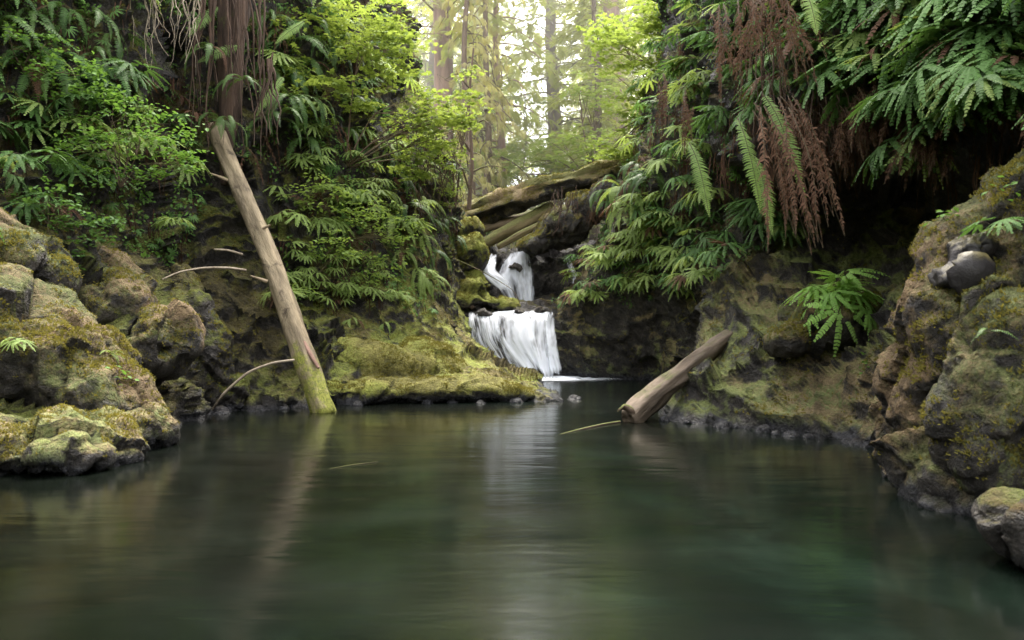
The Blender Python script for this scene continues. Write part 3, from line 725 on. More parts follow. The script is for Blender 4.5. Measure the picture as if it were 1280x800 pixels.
for (x, y, Y, L, n, lab) in ((965, 125, 6.7, 1.25, 10, 'thick bunch of long brown dead fronds hanging furthest down at the right overhang'),
                       (990, 120, 6.8, 1.15, 7, 'brown dead fronds hanging in a curtain on the right side of the long bunch'),
                       (955, -25, 6.7, 1.0, 12, 'dense reddish dead fronds hanging from the top edge of the picture'),
                       (935, -10, 6.9, 1.0, 7, 'reddish dead fronds dropping beside the trunk like bunch at the top edge'),
                       (900, 10, 7.0, 1.0, 3, 'single twisted strand of dead fronds left of the dense dead bunch'),
                       (1275, 140, 5.4, 0.4, 4, 'short brown dead fronds poking in at the right edge above the outcrop'),
                       (860, 120, 8.5, 0.7, 3, 'dead fronds hanging among the ferns of the steep right bank'),
                       (835, 95, 9.0, 0.8, 4, 'reddish dead fronds hanging deep among the ferns left of the overhang')):
    hang(x, y, Y, L, 'dead', lab, n, kind='dd', scatter=0.05)
for i in range(26):
    x = random.uniform(1000, 1160); y = random.uniform(118, 160) + 15 * math.sin(x * .05)
    h = hit(x, y, ['right'])
    if not h: continue
    p = h[0]
    o = hang(x, y, p.y - 0.25, 0.5, 'dead', 'brown dead fern tuft hanging from the roof of the dark hollow', 5, kind='dd', group='dead fern tufts under the overhang', scatter=0.08, lean=random.uniform(-12, 12))
for i in range(14):
    x = random.uniform(740, 800); y = random.uniform(205, 270)
    h = hit(x, y)
    if h: fern(h[0] + h[1] * .05, outdir(h[1]), 'dd', 'dead', 3, 0.5, 'dead fern skirt below the sword ferns near the big fallen log', 'dead fern skirts near the big fallen log')
for i in range(18):
    x = random.choice([random.uniform(255, 345), random.uniform(350, 560)]); y = random.uniform(20, 200) if x < 350 else random.uniform(150, 330)
    h = hit(x, y)
    if h: fern(h[0] + h[1] * .08, outdir(h[1]), 'dd', 'dead', 4, 0.7, 'brown dead fern hanging on the left bank around the leaning log top', 'dead ferns on the left bank')
for (x, y, Y, L, lean, lab) in ((272, 12, 11.0, .7, -30, 'pale narrow sword fern frond in front of the dark trunk at the upper left'),
                          (300, 55, 11.0, .7, -55, 'pale sword fern frond reaching sideways right of the root mass'),
                          (385, 28, 11.6, .6, -40, 'pale grey green sword fern frond left of the vine maple'),
                          (355, 98, 11.5, .8, -25, 'long drooping pale sword frond above the pale maidenhair ferns')):
    hang(x, y, Y, L, 'sword_bright', lab, 1, lean=lean)

# ------------------------------------------------------------------ logs, roots, sticks
def log(name, A, B, r0, r1, mat, label, cat='log', bend=0.06, k=22, lumps=0.12, seed=0, flute=0.0):
    A = Vector(A); B = Vector(B); ln = (B - A).length; n = max(8, int(ln / 0.06))
    V = []
    rn = random.Random(seed); bx, by = rn.uniform(-bend, bend), rn.uniform(-bend, bend)
    for i in range(n + 1):
        u = i / n; r = r0 + (r1 - r0) * u
        cx = bx * math.sin(math.pi * u) + 0.02 * math.sin(u * 9); cy = by * math.sin(math.pi * u)
        for j in range(k):
            a = 2 * math.pi * j / k
            q = Vector((math.cos(a) * 2, math.sin(a) * 2, u * ln * 1.2 + seed * 7))
            rr = r * (1 + lumps * noise.fractal(q, 1, 2, 3) + 0.05 * noise.noise(Vector((math.cos(a) * 9, math.sin(a) * 9, u * ln))) + flute * math.sin(a * 7 + u * 3))
            if i in (0, n): rr *= 0.86
            V.append((cx + rr * math.cos(a), cy + rr * math.sin(a), u * ln + (0.06 * r0 * rn.uniform(-1, 1) if i in (0, n) else 0)))
    F = [(i * k + j, i * k + (j + 1) % k, (i + 1) * k + (j + 1) % k, (i + 1) * k + j) for i in range(n) for j in range(k)]
    # end caps: slightly sunk, rough
    for e, ii in ((0, 0), (1, n)):
        c0 = len(V)
        for j in range(k):
            b = V[ii * k + j]; V.append((b[0] * 0.45, b[1] * 0.45, b[2] + (0.05 if e == 0 else -0.05) * rn.uniform(0.2, 1) * r0 * 6))
        for j in range(k):
            q = (ii * k + j, ii * k + (j + 1) % k, c0 + (j + 1) % k, c0 + j); F.append(q if e else q[::-1])
        for j in range(0, k - 2, 2):
            F.append((c0, c0 + j + 1, c0 + j + 2, c0 + (j + 3) % k) if e else (c0, c0 + (j + 3) % k, c0 + j + 2, c0 + j + 1))
    F = [f for f in F if len(set(f)) == 4]
    me = mesh_from(name, V, F, [mat], smooth=True)
    o = link(name, me, None, A); o.rotation_mode = 'QUATERNION'; o.rotation_quaternion = (B - A).to_track_quat('Z', 'Y')
    if label: tag(o, label, cat)
    if mat.name.startswith('log_moss'):
        W = np.array([(A + o.rotation_quaternion @ Vector(v))[:] for v in V]); rock_data[o.name] = (W, F, True)
    return o

def polytube(name, pts, rads, mat, label=None, cat=None, group=None, parent=None, k=7, wob=0.0):
    t = T(); base = np.array(pts[0], float)
    A = np.array([np.array(p, float) - base for p in pts])[:, None, :]
    A = resample(A, max(0.04, np.linalg.norm(A[-1] - A[0]) / 30))[:, 0, :]
    if wob:
        for i in range(len(A)): A[i] += np.array(nvec(Vector(A[i] * 3 + base))[:]) * wob
    rr = np.interp(np.linspace(0, 1, len(A)), np.linspace(0, 1, len(rads)), rads)
    t.tube(A, rr, 0, k)
    me = t.mesh(name, [mat], True)
    o = link(name, me, parent, tuple(base) if parent is None else tuple(base - np.array(parent.location)))
    if label: tag(o, label, cat, group)
    return o

def zmossmat():
    m = plainmat('leaning_log_bark', (0.05, 0.038, 0.024), (0.35, 0.285, 0.185), 6, 0.8, 0.9, (1, 1, 0.25))
    N, L = m.node_tree.nodes, m.node_tree.links
    p = next(n for n in N if n.type == 'BSDF_PRINCIPLED'); src = p.inputs['Base Color'].links[0].from_socket
    geo = N.new('ShaderNodeNewGeometry'); sp = N.new('ShaderNodeSeparateXYZ'); L.new(geo.outputs['Position'], sp.inputs[0])
    n2 = noise_node(N, L, geo.outputs['Position'], 5, 5, 0.7)
    f = mth(N, L, 'MULTIPLY_ADD', n2.outputs['Fac'], 2.0, mth(N, L, 'MULTIPLY', sp.outputs[2], -0.75))
    f = mth(N, L, 'MULTIPLY_ADD', f, 3.0, -1.3, clamp=True)
    n3 = noise_node(N, L, geo.outputs['Position'], 35, 3, 0.7)
    r = ramp(N, [(0.3, (0.06, 0.07, 0.012)), (0.65, (0.22, 0.23, 0.04))]); L.new(n3.outputs['Fac'], r.inputs[0])
    n5 = noise_node(N, L, geo.outputs['Position'], 2.6, 5, 0.7, 0.6)
    dk = mth(N, L, 'MULTIPLY_ADD', n5.outputs['Fac'], 9.0, -4.9, clamp=True)
    src = mix(N, L, dk, src, (0.045, 0.033, 0.022))
    L.new(mix(N, L, f, src, r.outputs[0]), p.inputs['Base Color'])
    return m
lm = zmossmat()
ll = log('leaning_log', P(409, 524, 9.55), P(268, 158, 11.1), 0.142, 0.112, lm, 'pale bare log leaning steeply from the water up the left bank, mossy at its foot', 'log', 0.09, seed=3, lumps=0.28)
sp_ = polytube('splinter', px((398, 460, 9.65), (372, 415, 9.9), (352, 372, 10.15), (344, 350, 10.3)), [0.02, 0.035, 0.03, 0.008], M['barkred'], parent=None, k=5)
sp_.parent = ll; sp_.matrix_parent_inverse = (Matrix.Translation(ll.location) @ ll.rotation_quaternion.to_matrix().to_4x4()).inverted()
_h1 = hit(862, 468, ['right']); _h2 = hit(912, 418, ['right'])
rl = log('fallen_log', P(786, 526, 8.6), _h2[0] - _h2[1] * 0.05, 0.12, 0.095, plainmat('grey_log', (0.04, 0.03, 0.022), (0.23, 0.18, 0.135), 5, 0.8, 0.9, (1, 1, 0.2), moss=(0.11, 0.11, 0.04), mossamt=0.12), 'grey broken log sloping down the right bank with its end in the water', 'log', 0.08, seed=5, lumps=0.5)
st_ = log('branch_stub', P(792, 518, 8.55), P(772, 513, 8.5), 0.045, 0.02, M['bark'], None, seed=8, lumps=0.3, k=10)
st_.matrix_world = Matrix.LocRotScale(st_.location, st_.rotation_quaternion, None)
mw = st_.matrix_world.copy(); st_.parent = rl
st_.matrix_parent_inverse = (Matrix.Translation(rl.location) @ rl.rotation_quaternion.to_matrix().to_4x4()).inverted()
log('fallen_log', P(570, 274, 19.2), P(800, 202, 17.6), 0.36, 0.20, M['log_moss'], 'big moss covered fallen log bridging the gorge above the waterfalls', 'log', 0.16, seed=11, lumps=0.55)
log('fallen_log', P(602, 306, 18.4), P(694, 258, 18.6), 0.13, 0.17, M['log_mossy'], 'shorter tan log wedged below the big mossy log above the upper waterfall', 'log', 0.03, seed=12, lumps=0.2)
log('fallen_log', P(622, 309, 18.2), P(684, 276, 18.0), 0.06, 0.08, M['log_mossy'], 'thin mossy log lying closest to the lip of the upper waterfall', 'log', 0.03, seed=13, lumps=0.3)
log('fallen_log', P(580, 294, 18.9), P(668, 268, 19.0), 0.09, 0.12, M['log_bare'], 'pale bare log hidden just under the left end of the big mossy log', 'log', 0.03, seed=14)
log('leaning_pole', P(592, 386, 16.1), P(566, 345, 16.3), 0.05, 0.05, M['bark'], 'short brown pole leaning on the bank left of the lower waterfall', 'pole', 0.02, seed=15, k=10)
polytube('twig', px((262, 517, 9.45), (280, 492, 9.35), (310, 466, 9.4), (340, 454, 9.5), (368, 450, 9.6)), [0.012, 0.016, 0.017, 0.016, 0.018], M['twig'], 'pale curved branch arching from the water to the foot of the leaning log', 'branch', k=6)
polytube('twig', px((203, 349, 9.3), (225, 340, 9.5), (255, 335, 9.8), (285, 335, 10.0), (307, 338, 10.2)), [0.008, 0.012, 0.015, 0.018, 0.022], M['twig'], 'thin grey branch stretching left from the middle of the leaning log', 'branch', k=6)
polytube('twig', px((268, 312, 10.3), (285, 313, 10.3), (303, 318, 10.4)), [0.014, 0.016, 0.018], M['twig'], 'short pale branch stub just above the thin grey branch', 'branch', k=6)
polytube('twig', px((412, 586, 5.9), (440, 581, 6.05), (472, 577, 6.2)), [0.002, 0.003, 0.002], M['bark'], 'thin pale twig floating on the pool in front of the leaning log', 'twig', k=5)
polytube('branch', px((700, 543, 7.7), (725, 537, 8.0), (752, 531, 8.35), (775, 527, 8.6)), [0.004, 0.012, 0.014, 0.012], M['bark'], 'mossy branch lying at the water surface beside the grey broken log', 'branch', k=6)
polytube('twig', px((560, 320, 16.3), (600, 338, 16.2), (640, 362, 16.3), (652, 384, 16.4)), [0.012, 0.01, 0.008, 0.005], M['bark'], 'thin dark twig drooping over the mossy ledge beside the upper waterfall', 'twig', k=5)

def hanging_roots(name, x0, x1, y0, y1, Y, n, rr, mat, label, cat='roots', group=None, dy=0.4, wob=0.1):
    base = P((x0 + x1) / 2, y0, Y); t = T()
    for i in range(n):
        x = random.uniform(x0, x1); ya = y0 + random.uniform(-25, 15); yb = y0 + (y1 - y0) * random.uniform(0.35, 1.0)
        yy = Y + random.uniform(-dy, dy) * 0.5
        p0 = P(x, ya, yy); p1 = P(x + random.uniform(-18, 18), yb, yy + random.uniform(-.15, .15))
        pts = [p0 + (p1 - p0) * u + np.array(nvec(Vector((x, u * 3, i * .7)))[:]) * wob * min(1, u * 3) for u in np.linspace(0, 1, 9)]
        r = random.uniform(*rr); t.tube(np.array(pts) - base, [r * (1 - 0.7 * u) for u in np.linspace(0, 1, 9)], 0, 5)
    o = link(name, t.mesh(name, [mat], True), None, tuple(base)); tag(o, label, cat, group)
    return o
log('rotting_snag', P(282, 232, 11.2), P(300, -80, 11.25), 0.07, 0.26, plainmat('dark_red_bark', (0.015, 0.010, 0.008), (0.11, 0.07, 0.05), 6, 0.9, 1.0, (1, 1, 0.2), moss=(0.09, 0.10, 0.025), mossamt=0.5), 'dark reddish rotting trunk standing above the leaning log at the upper left', 'dead tree', 0.05, seed=21, lumps=0.35, flute=0.12)
hanging_roots('hanging_roots', 252, 330, -20, 205, 10.8, 30, (0.006, 0.025), M['root'], 'curtain of reddish brown roots hanging around the top of the leaning log')
hanging_roots('hanging_roots', 328, 342, 90, 205, 10.8, 9, (0.008, 0.022), M['root'], 'narrow brown strip of peeling roots right of the root curtain')
hanging_roots('hanging_roots', 150, 250, -10, 110, 10.2, 26, (0.004, 0.010), M['twig'], 'thin pale roots and stems hanging left of the root curtain', wob=0.1)
hanging_roots('hanging_roots', 1010, 1150, 110, 215, 7.3, 80, (0.003, 0.008), M['root'], 'fine brown roots hanging from the roof of the dark hollow', dy=0.8)
hanging_roots('hanging_roots', 940, 1000, 60, 260, 6.9, 12, (0.004, 0.010), M['root'], 'thin dark roots hanging within the long dead fern fronds', dy=0.3)
hanging_roots('hanging_roots', 688, 722, 256, 300, 17.0, 36, (0.006, 0.02), M['root'], 'small brown root tangle hanging below the middle of the big fallen log')
hanging_roots('hanging_roots', 480, 575, 180, 300, 14.2, 60, (0.004, 0.012), M['root'], 'brown dry stems hanging on the left bank beside the waterfall', dy=1.5, wob=0.3)

for i, (u, a, l) in enumerate(((0.42, 2.8, .16), (0.6, -0.5, .12), (0.78, 3.4, .2))):
    q = P(409, 522, 9.55) * (1 - u) + P(268, 158, 11.1) * u; d = np.array([math.cos(a), -.4, .35])
    b_ = polytube('branch_stub', [q + d * .1, q + d * (.14 + l * .5), q + d * (.14 + l)], [.028, .02, .008], M['log_bare'], k=6)
    b_.parent = ll; b_.matrix_parent_inverse = (Matrix.Translation(ll.location) @ ll.rotation_quaternion.to_matrix().to_4x4()).inverted()
def bare_tree(root, stem, sides, r, label):
    o = empty('bare_sapling', tuple(root)); tag(o, label, 'tree')
    t = T(); base = np.array(root); A = resample(np.array([P(*s) - base for s in stem])[:, None, :], .12)[:, 0]
    t.tube(A, np.linspace(r, r * .4, len(A)), 0, 6); link('trunk', t.mesh('trunk', [M['bark']], True), o)
    for sd_ in sides:
        t = T(); A = resample(np.array([P(*s) - base for s in sd_])[:, None, :], .08)[:, 0]
        A = A + np.array([nvec(Vector(a_ * 2.5))[:] for a_ in A]) * .06
        t.tube(A, np.linspace(r * .5, r * .12, len(A)), 0, 5)
        for q in A[2::2]: t.tube([q, q + rng.normal(0, .08, 3), q + rng.normal(0, .1, 3) + [0, 0, -rng.uniform(.1, .35)]], [.008, .006, .003], 0, 3)
        link('branch', t.mesh('branch', [M['bark']], True), o)
bare_tree(P(586, 262, 17.6), [(586, 262, 17.6), (590, 200, 17.6), (586, 130, 17.7), (592, 60, 17.8)],
    [[(588, 235, 17.6), (575, 205, 17.3), (560, 190, 17.2), (552, 160, 17.2)], [(589, 190, 17.6), (572, 165, 17.5), (560, 130, 17.4)], [(590, 215, 17.6), (610, 205, 17.8), (630, 212, 18)], [(588, 160, 17.6), (604, 150, 17.4), (618, 165, 17.3)], [(588, 110, 17.6), (570, 95, 17.4), (556, 100, 17.3)]],
    .05, 'dark bare mossy sapling with crooked side branches at the left edge of the gap')
bare_tree(P(570, 290, 16.8), [(570, 290, 16.8), (560, 240, 16.6), (548, 190, 16.4), (545, 150, 16.4)],
    [[(560, 240, 16.6), (575, 225, 16.4), (590, 232, 16.4)], [(553, 210, 16.5), (570, 190, 16.3), (578, 165, 16.3)]], .035, 'second crooked bare stem leaning left of the bare mossy sapling')

# ------------------------------------------------------------------ leafy things
def maple_leaf():
    t = T(); c = np.array([0, 0.0, 0])
    for a, l in ((-100, .55), (-50, .85), (0, 1.0), (50, .85), (100, .55)):
        d = np.array([math.sin(R(a)), math.cos(R(a)), 0]); s = np.array([d[1], -d[0], 0])
        t.quad(c, c + d * l * .55 - s * .24 * l, c + d * l - np.array([0, 0, .12]), c + d * l * .55 + s * .24 * l, 0)
    return t.arrays()
def oval_leaf(n=1):
    t = T()
    t.quad([0, 0, 0], [-.32, .45, .06], [0, .55, 0.0], [.0, .3, -.02], 0); t.quad([0, 0, 0], [0, .3, -.02], [0, .55, 0], [.32, .45, .06], 0)
    t.quad([-.32, .45, .06], [-.2, .8, .02], [0, 1, -.1], [0, .55, 0], 0); t.quad([0, .55, 0], [0, 1, -.1], [.2, .8, .02], [.32, .45, .06], 0)
    return t.arrays()
MAPLE, OVAL = maple_leaf(), oval_leaf()
def rand_dirs(n, tilt=0.3):
    a = rng.uniform(0, 2 * math.pi, n)
    y = np.stack([np.cos(a), np.sin(a), rng.normal(-0.15, tilt, n)], 1)
    z = np.stack([rng.normal(0, tilt, n), rng.normal(0, tilt, n), np.ones(n)], 1)
    return y, z

def shrub(name, root, zones, nper, leaf, lsize, mat, label, cat='shrub', group=None, stems=6, stemr=0.018, disc=0.3, tilt=0.3, stemmat='bark'):
    """zones: (px, py, Y, rx, ry(m), rz(m), n clusters)"""
    root = np.array(root, float); o = empty(name, tuple(root)); tag(o, label, cat, group)
    t = T(); cents = []
    for (zx, zy, Y, rx, ry, rz, n) in zones:
        c = P(zx, zy, Y)
        q = rng.normal(size=(n, 3)); q /= np.linalg.norm(q, axis=1)[:, None]; q *= rng.uniform(0.2, 1, n)[:, None] ** 0.5
        cents.append(c + q * np.array([rx, ry, rz]))
    cents = np.concatenate(cents)
    pos = []
    for c in cents:
        n = int(nper * rng.uniform(0.6, 1.4)); a = rng.uniform(0, 6.28, n); r = disc * np.sqrt(rng.uniform(0, 1, n)) * rng.uniform(0.7, 1.2)
        sl = rng.normal(0, 0.25, 2)
        pos.append(c + np.stack([np.cos(a) * r, np.sin(a) * r, np.cos(a) * r * sl[0] + np.sin(a) * r * sl[1] + rng.normal(0, .015, n)], 1))
    pos = np.concatenate(pos) - root
    y, z = rand_dirs(len(pos), tilt)
    t.place(leaf, frame(pos, y, z, rng.uniform(0.7, 1.25, len(pos)) * lsize))
    t2 = T()
    for i in range(stems):
        c = cents[rng.integers(len(cents))] - root
        mid = c * 0.5 + rng.normal(0, 0.12, 3) * np.linalg.norm(c) * .5 + np.array([0, 0, 0.12 * np.linalg.norm(c)])
        A = resample(np.array([[0, 0, 0], mid, c])[:, None, :], 0.15)[:, 0]
        t2.tube(A, np.linspace(stemr, stemr * .25, len(A)), 0, 5)
        for k in range(3):
            c2 = cents[np.argsort(np.linalg.norm(cents - root - c, axis=1))[min(k * 2 + 1, len(cents) - 1)]] - root
            t2.tube([mid * 1.0, (mid + c2) / 2 + rng.normal(0, .05, 3), c2], [stemr * .5, stemr * .3, stemr * .15], 0, 4)
    link('stem', t2.mesh('stem', [M[stemmat]], True), o)
    link('foliage', t.mesh('foliage', [M[mat]]), o)
    return o

shrub('vine_maple', P(432, 210, 12.9), [(430, 50, 12.6, 1.5, .6, .6, 40), (500, 110, 12.8, 1.1, .6, .9, 40), (575, 130, 13.2, .35, .4, .7, 14), (385, 110, 12.2, .7, .4, .5, 22), (545, 165, 13.2, .45, .5, .5, 20), (470, 30, 13, .9, .5, .4, 24), (520, 200, 13.3, .5, .4, .35, 14)],
      26, MAPLE, 0.072, 'maple', 'bright yellow green vine maple spreading over the left bank', 'small tree', stems=12, stemr=0.016, disc=0.30, tilt=0.38)
shrub('leafy_shrub', P(150, 235, 9.0), [(130, 190, 8.7, .55, .35, .4, 22), (190, 165, 8.9, .45, .3, .3, 16), (210, 215, 8.9, .3, .2, .25, 10), (120, 130, 8.9, .5, .3, .25, 14), (230, 190, 9.2, .25, .2, .15, 6)],
      22, OVAL, 0.062, 'herb', 'light green leafy shrub hanging over the upper left bank', 'shrub', stems=10, stemr=0.008, disc=0.17)
shrub('leafy_shrub', P(60, 280, 8.2), [(60, 250, 8.0, .35, .2, .3, 12), (110, 280, 8.1, .3, .2, .25, 10), (90, 320, 8.0, .15, .15, .2, 5)], 18, OVAL, 0.06, 'fern_green', 'dark green leafy plants trailing above the brown mossy slab', 'shrub', stems=6, stemr=0.006, disc=0.15)
shrub('leafy_shrub', P(570, 260, 15.5), [(560, 200, 15.2, .3, .4, .4, 12), (575, 150, 15.8, .3, .4, .4, 12), (560, 240, 15.3, .2, .3, .3, 8)], 26, OVAL, 0.07, 'maple', 'yellow green sprig at the edge of the left bank above the ledge', 'shrub', stems=6, disc=0.22)
shrub('leafy_shrub', P(440, 300, 12.6), [(400, 240, 11.8, .5, .25, .3, 18), (460, 260, 12.2, .5, .25, .35, 20), (500, 290, 12.5, .3, .25, .3, 10), (410, 310, 11.7, .4, .2, .3, 14), (470, 340, 12.3, .4, .2, .3, 12), (380, 370, 11.4, .3, .15, .2, 8)],
      20, OVAL, 0.07, 'herb_light', 'pale green leafy shrub spilling down the middle of the left bank', 'shrub', stems=12, stemr=0.008, disc=0.2)
shrub('leafy_shrub', P(30, 90, 9.2), [(40, 60, 8.9, .5, .25, .35, 16), (90, 95, 8.9, .4, .25, .3, 12)], 20, OVAL, 0.06, 'herb', 'green leafy shrub hanging among the ferns of the upper left corner', 'shrub', stems=6, stemr=0.008, disc=0.18)
for (x, y, Y, lab) in ((604, 391, 15.75, 'small wet rock splitting the left edge of the lower waterfall'), (650, 391, 15.8, 'wet rock breaking the lip in the middle of the lower waterfall'), (622, 412, 15.45, 'dark wet rock showing through the left strands of the lower waterfall'), (606, 440, 15.3, 'dark rock at the left foot of the lower waterfall above the mossy spit'), (677, 389, 15.9, 'little wet rock on the lip near the right end of the lower waterfall'), (640, 334, 17.55, 'dark wet rock between the chute and the main drop of the upper waterfall')):
    rock('rock', [(P(x, y, Y), (.13, .14, .09), 10), (P(x + 6, y + 3, Y), (.09, .1, .08), -10)], M['rock_wet'], lab, voxel=0.025, amp=0.35)
# bright maples at the right edge of the gap
shrub('vine_maple', P(850, 150, 17.5), [(790, 60, 17, .9, .6, .6, 34), (765, 40, 18, .5, .5, .5, 16), (800, 130, 17, .6, .5, .5, 24), (780, 185, 17.2, .6, .5, .35, 20), (820, 20, 16, .6, .5, .4, 18)],
      30, MAPLE, 0.085, 'maple', 'bright yellow green vine maple leaning in from the right above the big fallen log', 'small tree', stems=12, stemr=0.03, disc=0.36)
shrub('vine_maple', P(640, 300, 27), [(610, 190, 27, 2.0, 1, .9, 40), (640, 130, 28, 1.2, 1, 1.0, 24), (570, 120, 27, .9, 1, 1.2, 26)], 30, MAPLE, 0.10, 'maple', 'pale yellow green sapling beyond the fallen logs left of centre', 'small tree', stems=8, stemr=.04, disc=0.5)
for (x, y, Y, lab) in ((125, 300, 8.6, 'small leafy sprig above the rocky knob'), (920, 268, 8.5, 'small leafy sprig under the low hanging fronds'), (1010, 260, 8.5, 'pale green leafy sprig on the back wall of the dark hollow'),
                 (1180, 275, 5.6, 'two leaved seedling on top of the right outcrop'), (1094, 455, 7.0, 'tiny green seedling on the right mossy slope'), (1272, 230, 5.0, 'leafy sprig above the outcrop at the right edge'), (140, 470, 7.3, 'tiny yellow green seedling on the brown slab')):
    h = hit(x, y)
    if h: 
        p = np.array(h[0][:]); c = p + np.array(h[1][:]) * .05; o = empty('seedling', tuple(p)); tag(o, lab, 'plant')
        n = 12; pos = rng.normal(0, .05, (n, 3)) + np.array(h[1][:]) * .06; yv, zv = rand_dirs(n, .3)
        t = T(); t.place(OVAL, frame(pos, yv, zv, 0.05)); t2 = T()
        for q in pos[:6]: t2.tube([[0, 0, 0], q * .5 + [0, 0, .01], q], [.002, .0015, .001], 0, 3)
        link('stem', t2.mesh('stem', [M['stem']]), o); link('foliage', t.mesh('foliage', [M['herb']]), o)

# ------------------------------------------------------------------ conifers
def spray():
    t = T()
    for i in range(9):
        u = i / 9
        for s in (-1, 1):
            l = 0.42 * (1 - 0.75 * u) + 0.08
            p = np.array([0, u, -0.25 * u * u]); e = p + np.array([s * l, l * .75, -0.12])
            w = np.array([0.0, 0.07, 0]); t.quad(p - w * .5, e - w * .4, e + w * .5, p + w, 0)
    return t.arrays()
SPRAY = spray()
def conifer(name, h, r, base, blen, nb, mat, mbark, label, group, loc, droop=0.5, sprs=0.34, dens=9.0, yaw=0, weep=0.0):
    o = empty(name, tuple(loc)); o.rotation_euler = (0, 0, yaw); tag(o, label, 'tree', group)
    t = T(); n = 26
    t.tube([[0.12 * math.sin(i * .4), 0.1 * math.cos(i * .5), i / n * h - 0.3] for i in range(n + 1)], [r * (1.25 if i == 0 else 1) * (1 - 0.85 * i / n) for i in range(n + 1)], 0, 12)
    link('trunk', t.mesh('trunk', [mbark], True), o)
    tl = T(); pos = []; ys = []
    for b in range(nb):
        u = (b + rng.uniform(0, 1)) / nb; z = base + (h - base) * u
        L_ = blen * (1 - u) ** 0.7 * rng.uniform(0.55, 1.15) + 0.3
        a = rng.uniform(0, 6.283); d = np.array([math.cos(a), math.sin(a), 0]); s = np.array([-d[1], d[0], 0])
        m = 7; pts = []
        for i in range(m + 1):
            v = i / m; pts.append(np.array([0, 0, z]) + d * L_ * v + np.array([0, 0, L_ * (0.15 * v - droop * v * v)]) + s * 0.06 * L_ * math.sin(v * 5 + b))
        pts = np.array(pts); tl.tube(pts, np.linspace(0.02 + 0.006 * L_, 0.006, m + 1), 0, 4)
        k = int(L_ * dens)
        for _ in range(k):
            v = rng.uniform(0.12, 1); f = v * m; i = min(int(f), m - 1); p = pts[i] + (pts[i + 1] - pts[i]) * (f - i)
            sg = rng.choice([-1, 1]); off = rng.uniform(0, 0.32 * L_ * (1.1 - v))
            q = p + s * sg * off + d * off * .5 + np.array([0, 0, -off * 0.35])
            pos.append(q + rng.normal(0, .04, 3)); ys.append(d * rng.uniform(.3, 1) + s * sg * rng.uniform(0.1, 1) + np.array([0, 0, rng.uniform(-.7, .05) - weep]))
    pos = np.array(pos); ys = np.array(ys); zz = np.tile([0, 0, 1.0], (len(pos), 1)) + rng.normal(0, .25, (len(pos), 3))
    tc = T(); tc.place(SPRAY, frame(pos, ys, zz, sprs * rng.uniform(.6, 1.3, len(pos))))
    link('limbs', tl.mesh('limbs', [mbark], True), o); link('crown', tc.mesh('crown', [M[mat]]), o)
    return o
def copy_tree(o, loc, yaw, sc, label=None, group=None, mat=None):
    c = o.copy(); COL.objects.link(c); c.location = loc; c.rotation_euler = (0, 0, yaw); c.scale = (sc, sc, sc)
    if label: c['label'] = label
    if group: c['group'] = group
    elif 'group' in c: del c['group']
    for ch in o.children:
        k = ch.copy(); COL.objects.link(k); k.parent = c
    return c
def gz(x, y):
    h = BVHS['ground'].ray_cast(Vector((x, y, 80)), Vector((0, 0, -1))); return h[0].z if h[0] else 0
def gp(pxx, Y): x = (pxx - 640) / 1000 * Y; return (x, Y, gz(x, Y))

c1 = conifer('hemlock_tree', 20, 0.34, 0.8, 4.2, 150, 'needle', M['bark'], 'dark trunked hemlock with drooping mossy boughs in the centre gap', None, gp(692, 31), droop=0.5, sprs=.26, dens=17)
c2 = conifer('hemlock_tree', 22, 0.42, 7.0, 3.0, 70, 'needle', M['barkred'], 'tree with a straight pinkish bare trunk right of centre', None, gp(768, 28), droop=0.45)
c3 = conifer('hemlock_tree', 17, 0.16, 2.0, 2.6, 80, 'needle', M['barkred'], 'slender tree with tan drooping boughs left of the sky gap', None, gp(624, 26), droop=0.8, weep=0.5)
c4 = conifer('hemlock_tree', 14, 0.13, 0.5, 1.6, 60, 'tanmoss', M['bark'], 'thin mossy tree with hanging tan moss at the left side of the gap', None, gp(585, 23), droop=0.9, weep=1.2, sprs=.2, dens=12)
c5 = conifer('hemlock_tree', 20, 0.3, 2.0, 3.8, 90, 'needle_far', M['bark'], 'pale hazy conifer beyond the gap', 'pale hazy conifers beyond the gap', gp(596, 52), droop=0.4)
copy_tree(c4, gp(608, 24), 2.1, 1.05, 'second thin tree with tan hanging moss closer to the sky gap')
copy_tree(c1, gp(742, 36), 1.2, 0.9, 'full boughed hemlock between the dark trunk and the pinkish trunk')
copy_tree(c1, gp(745, 25), 3.2, 0.55, 'young hemlock with low boughs just above the right end of the big log')
copy_tree(c2, gp(552, 26), 2.0, 1.0, 'tree with a pale pink trunk at the top left of the gap')
copy_tree(c1, gp(540, 33), 4.0, 1.0, 'bushy hemlock behind the left bank top')
copy_tree(c1, gp(820, 30), 5.0, 1.05, 'hemlock rising behind the right bank beside the bright maple')
copy_tree(c1, gp(596, 38), 5.5, 0.7, 'short hemlock low behind the left end of the big log')
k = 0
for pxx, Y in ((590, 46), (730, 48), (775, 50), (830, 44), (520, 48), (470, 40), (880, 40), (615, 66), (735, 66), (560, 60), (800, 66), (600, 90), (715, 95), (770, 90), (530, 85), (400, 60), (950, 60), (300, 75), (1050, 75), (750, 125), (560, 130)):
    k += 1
    copy_tree(c5, gp(pxx, Y), k * 1.7, 0.8 + 0.4 * ((k * 37) % 10) / 10, 'pale hazy conifer beyond the gap', 'pale hazy conifers beyond the gap')
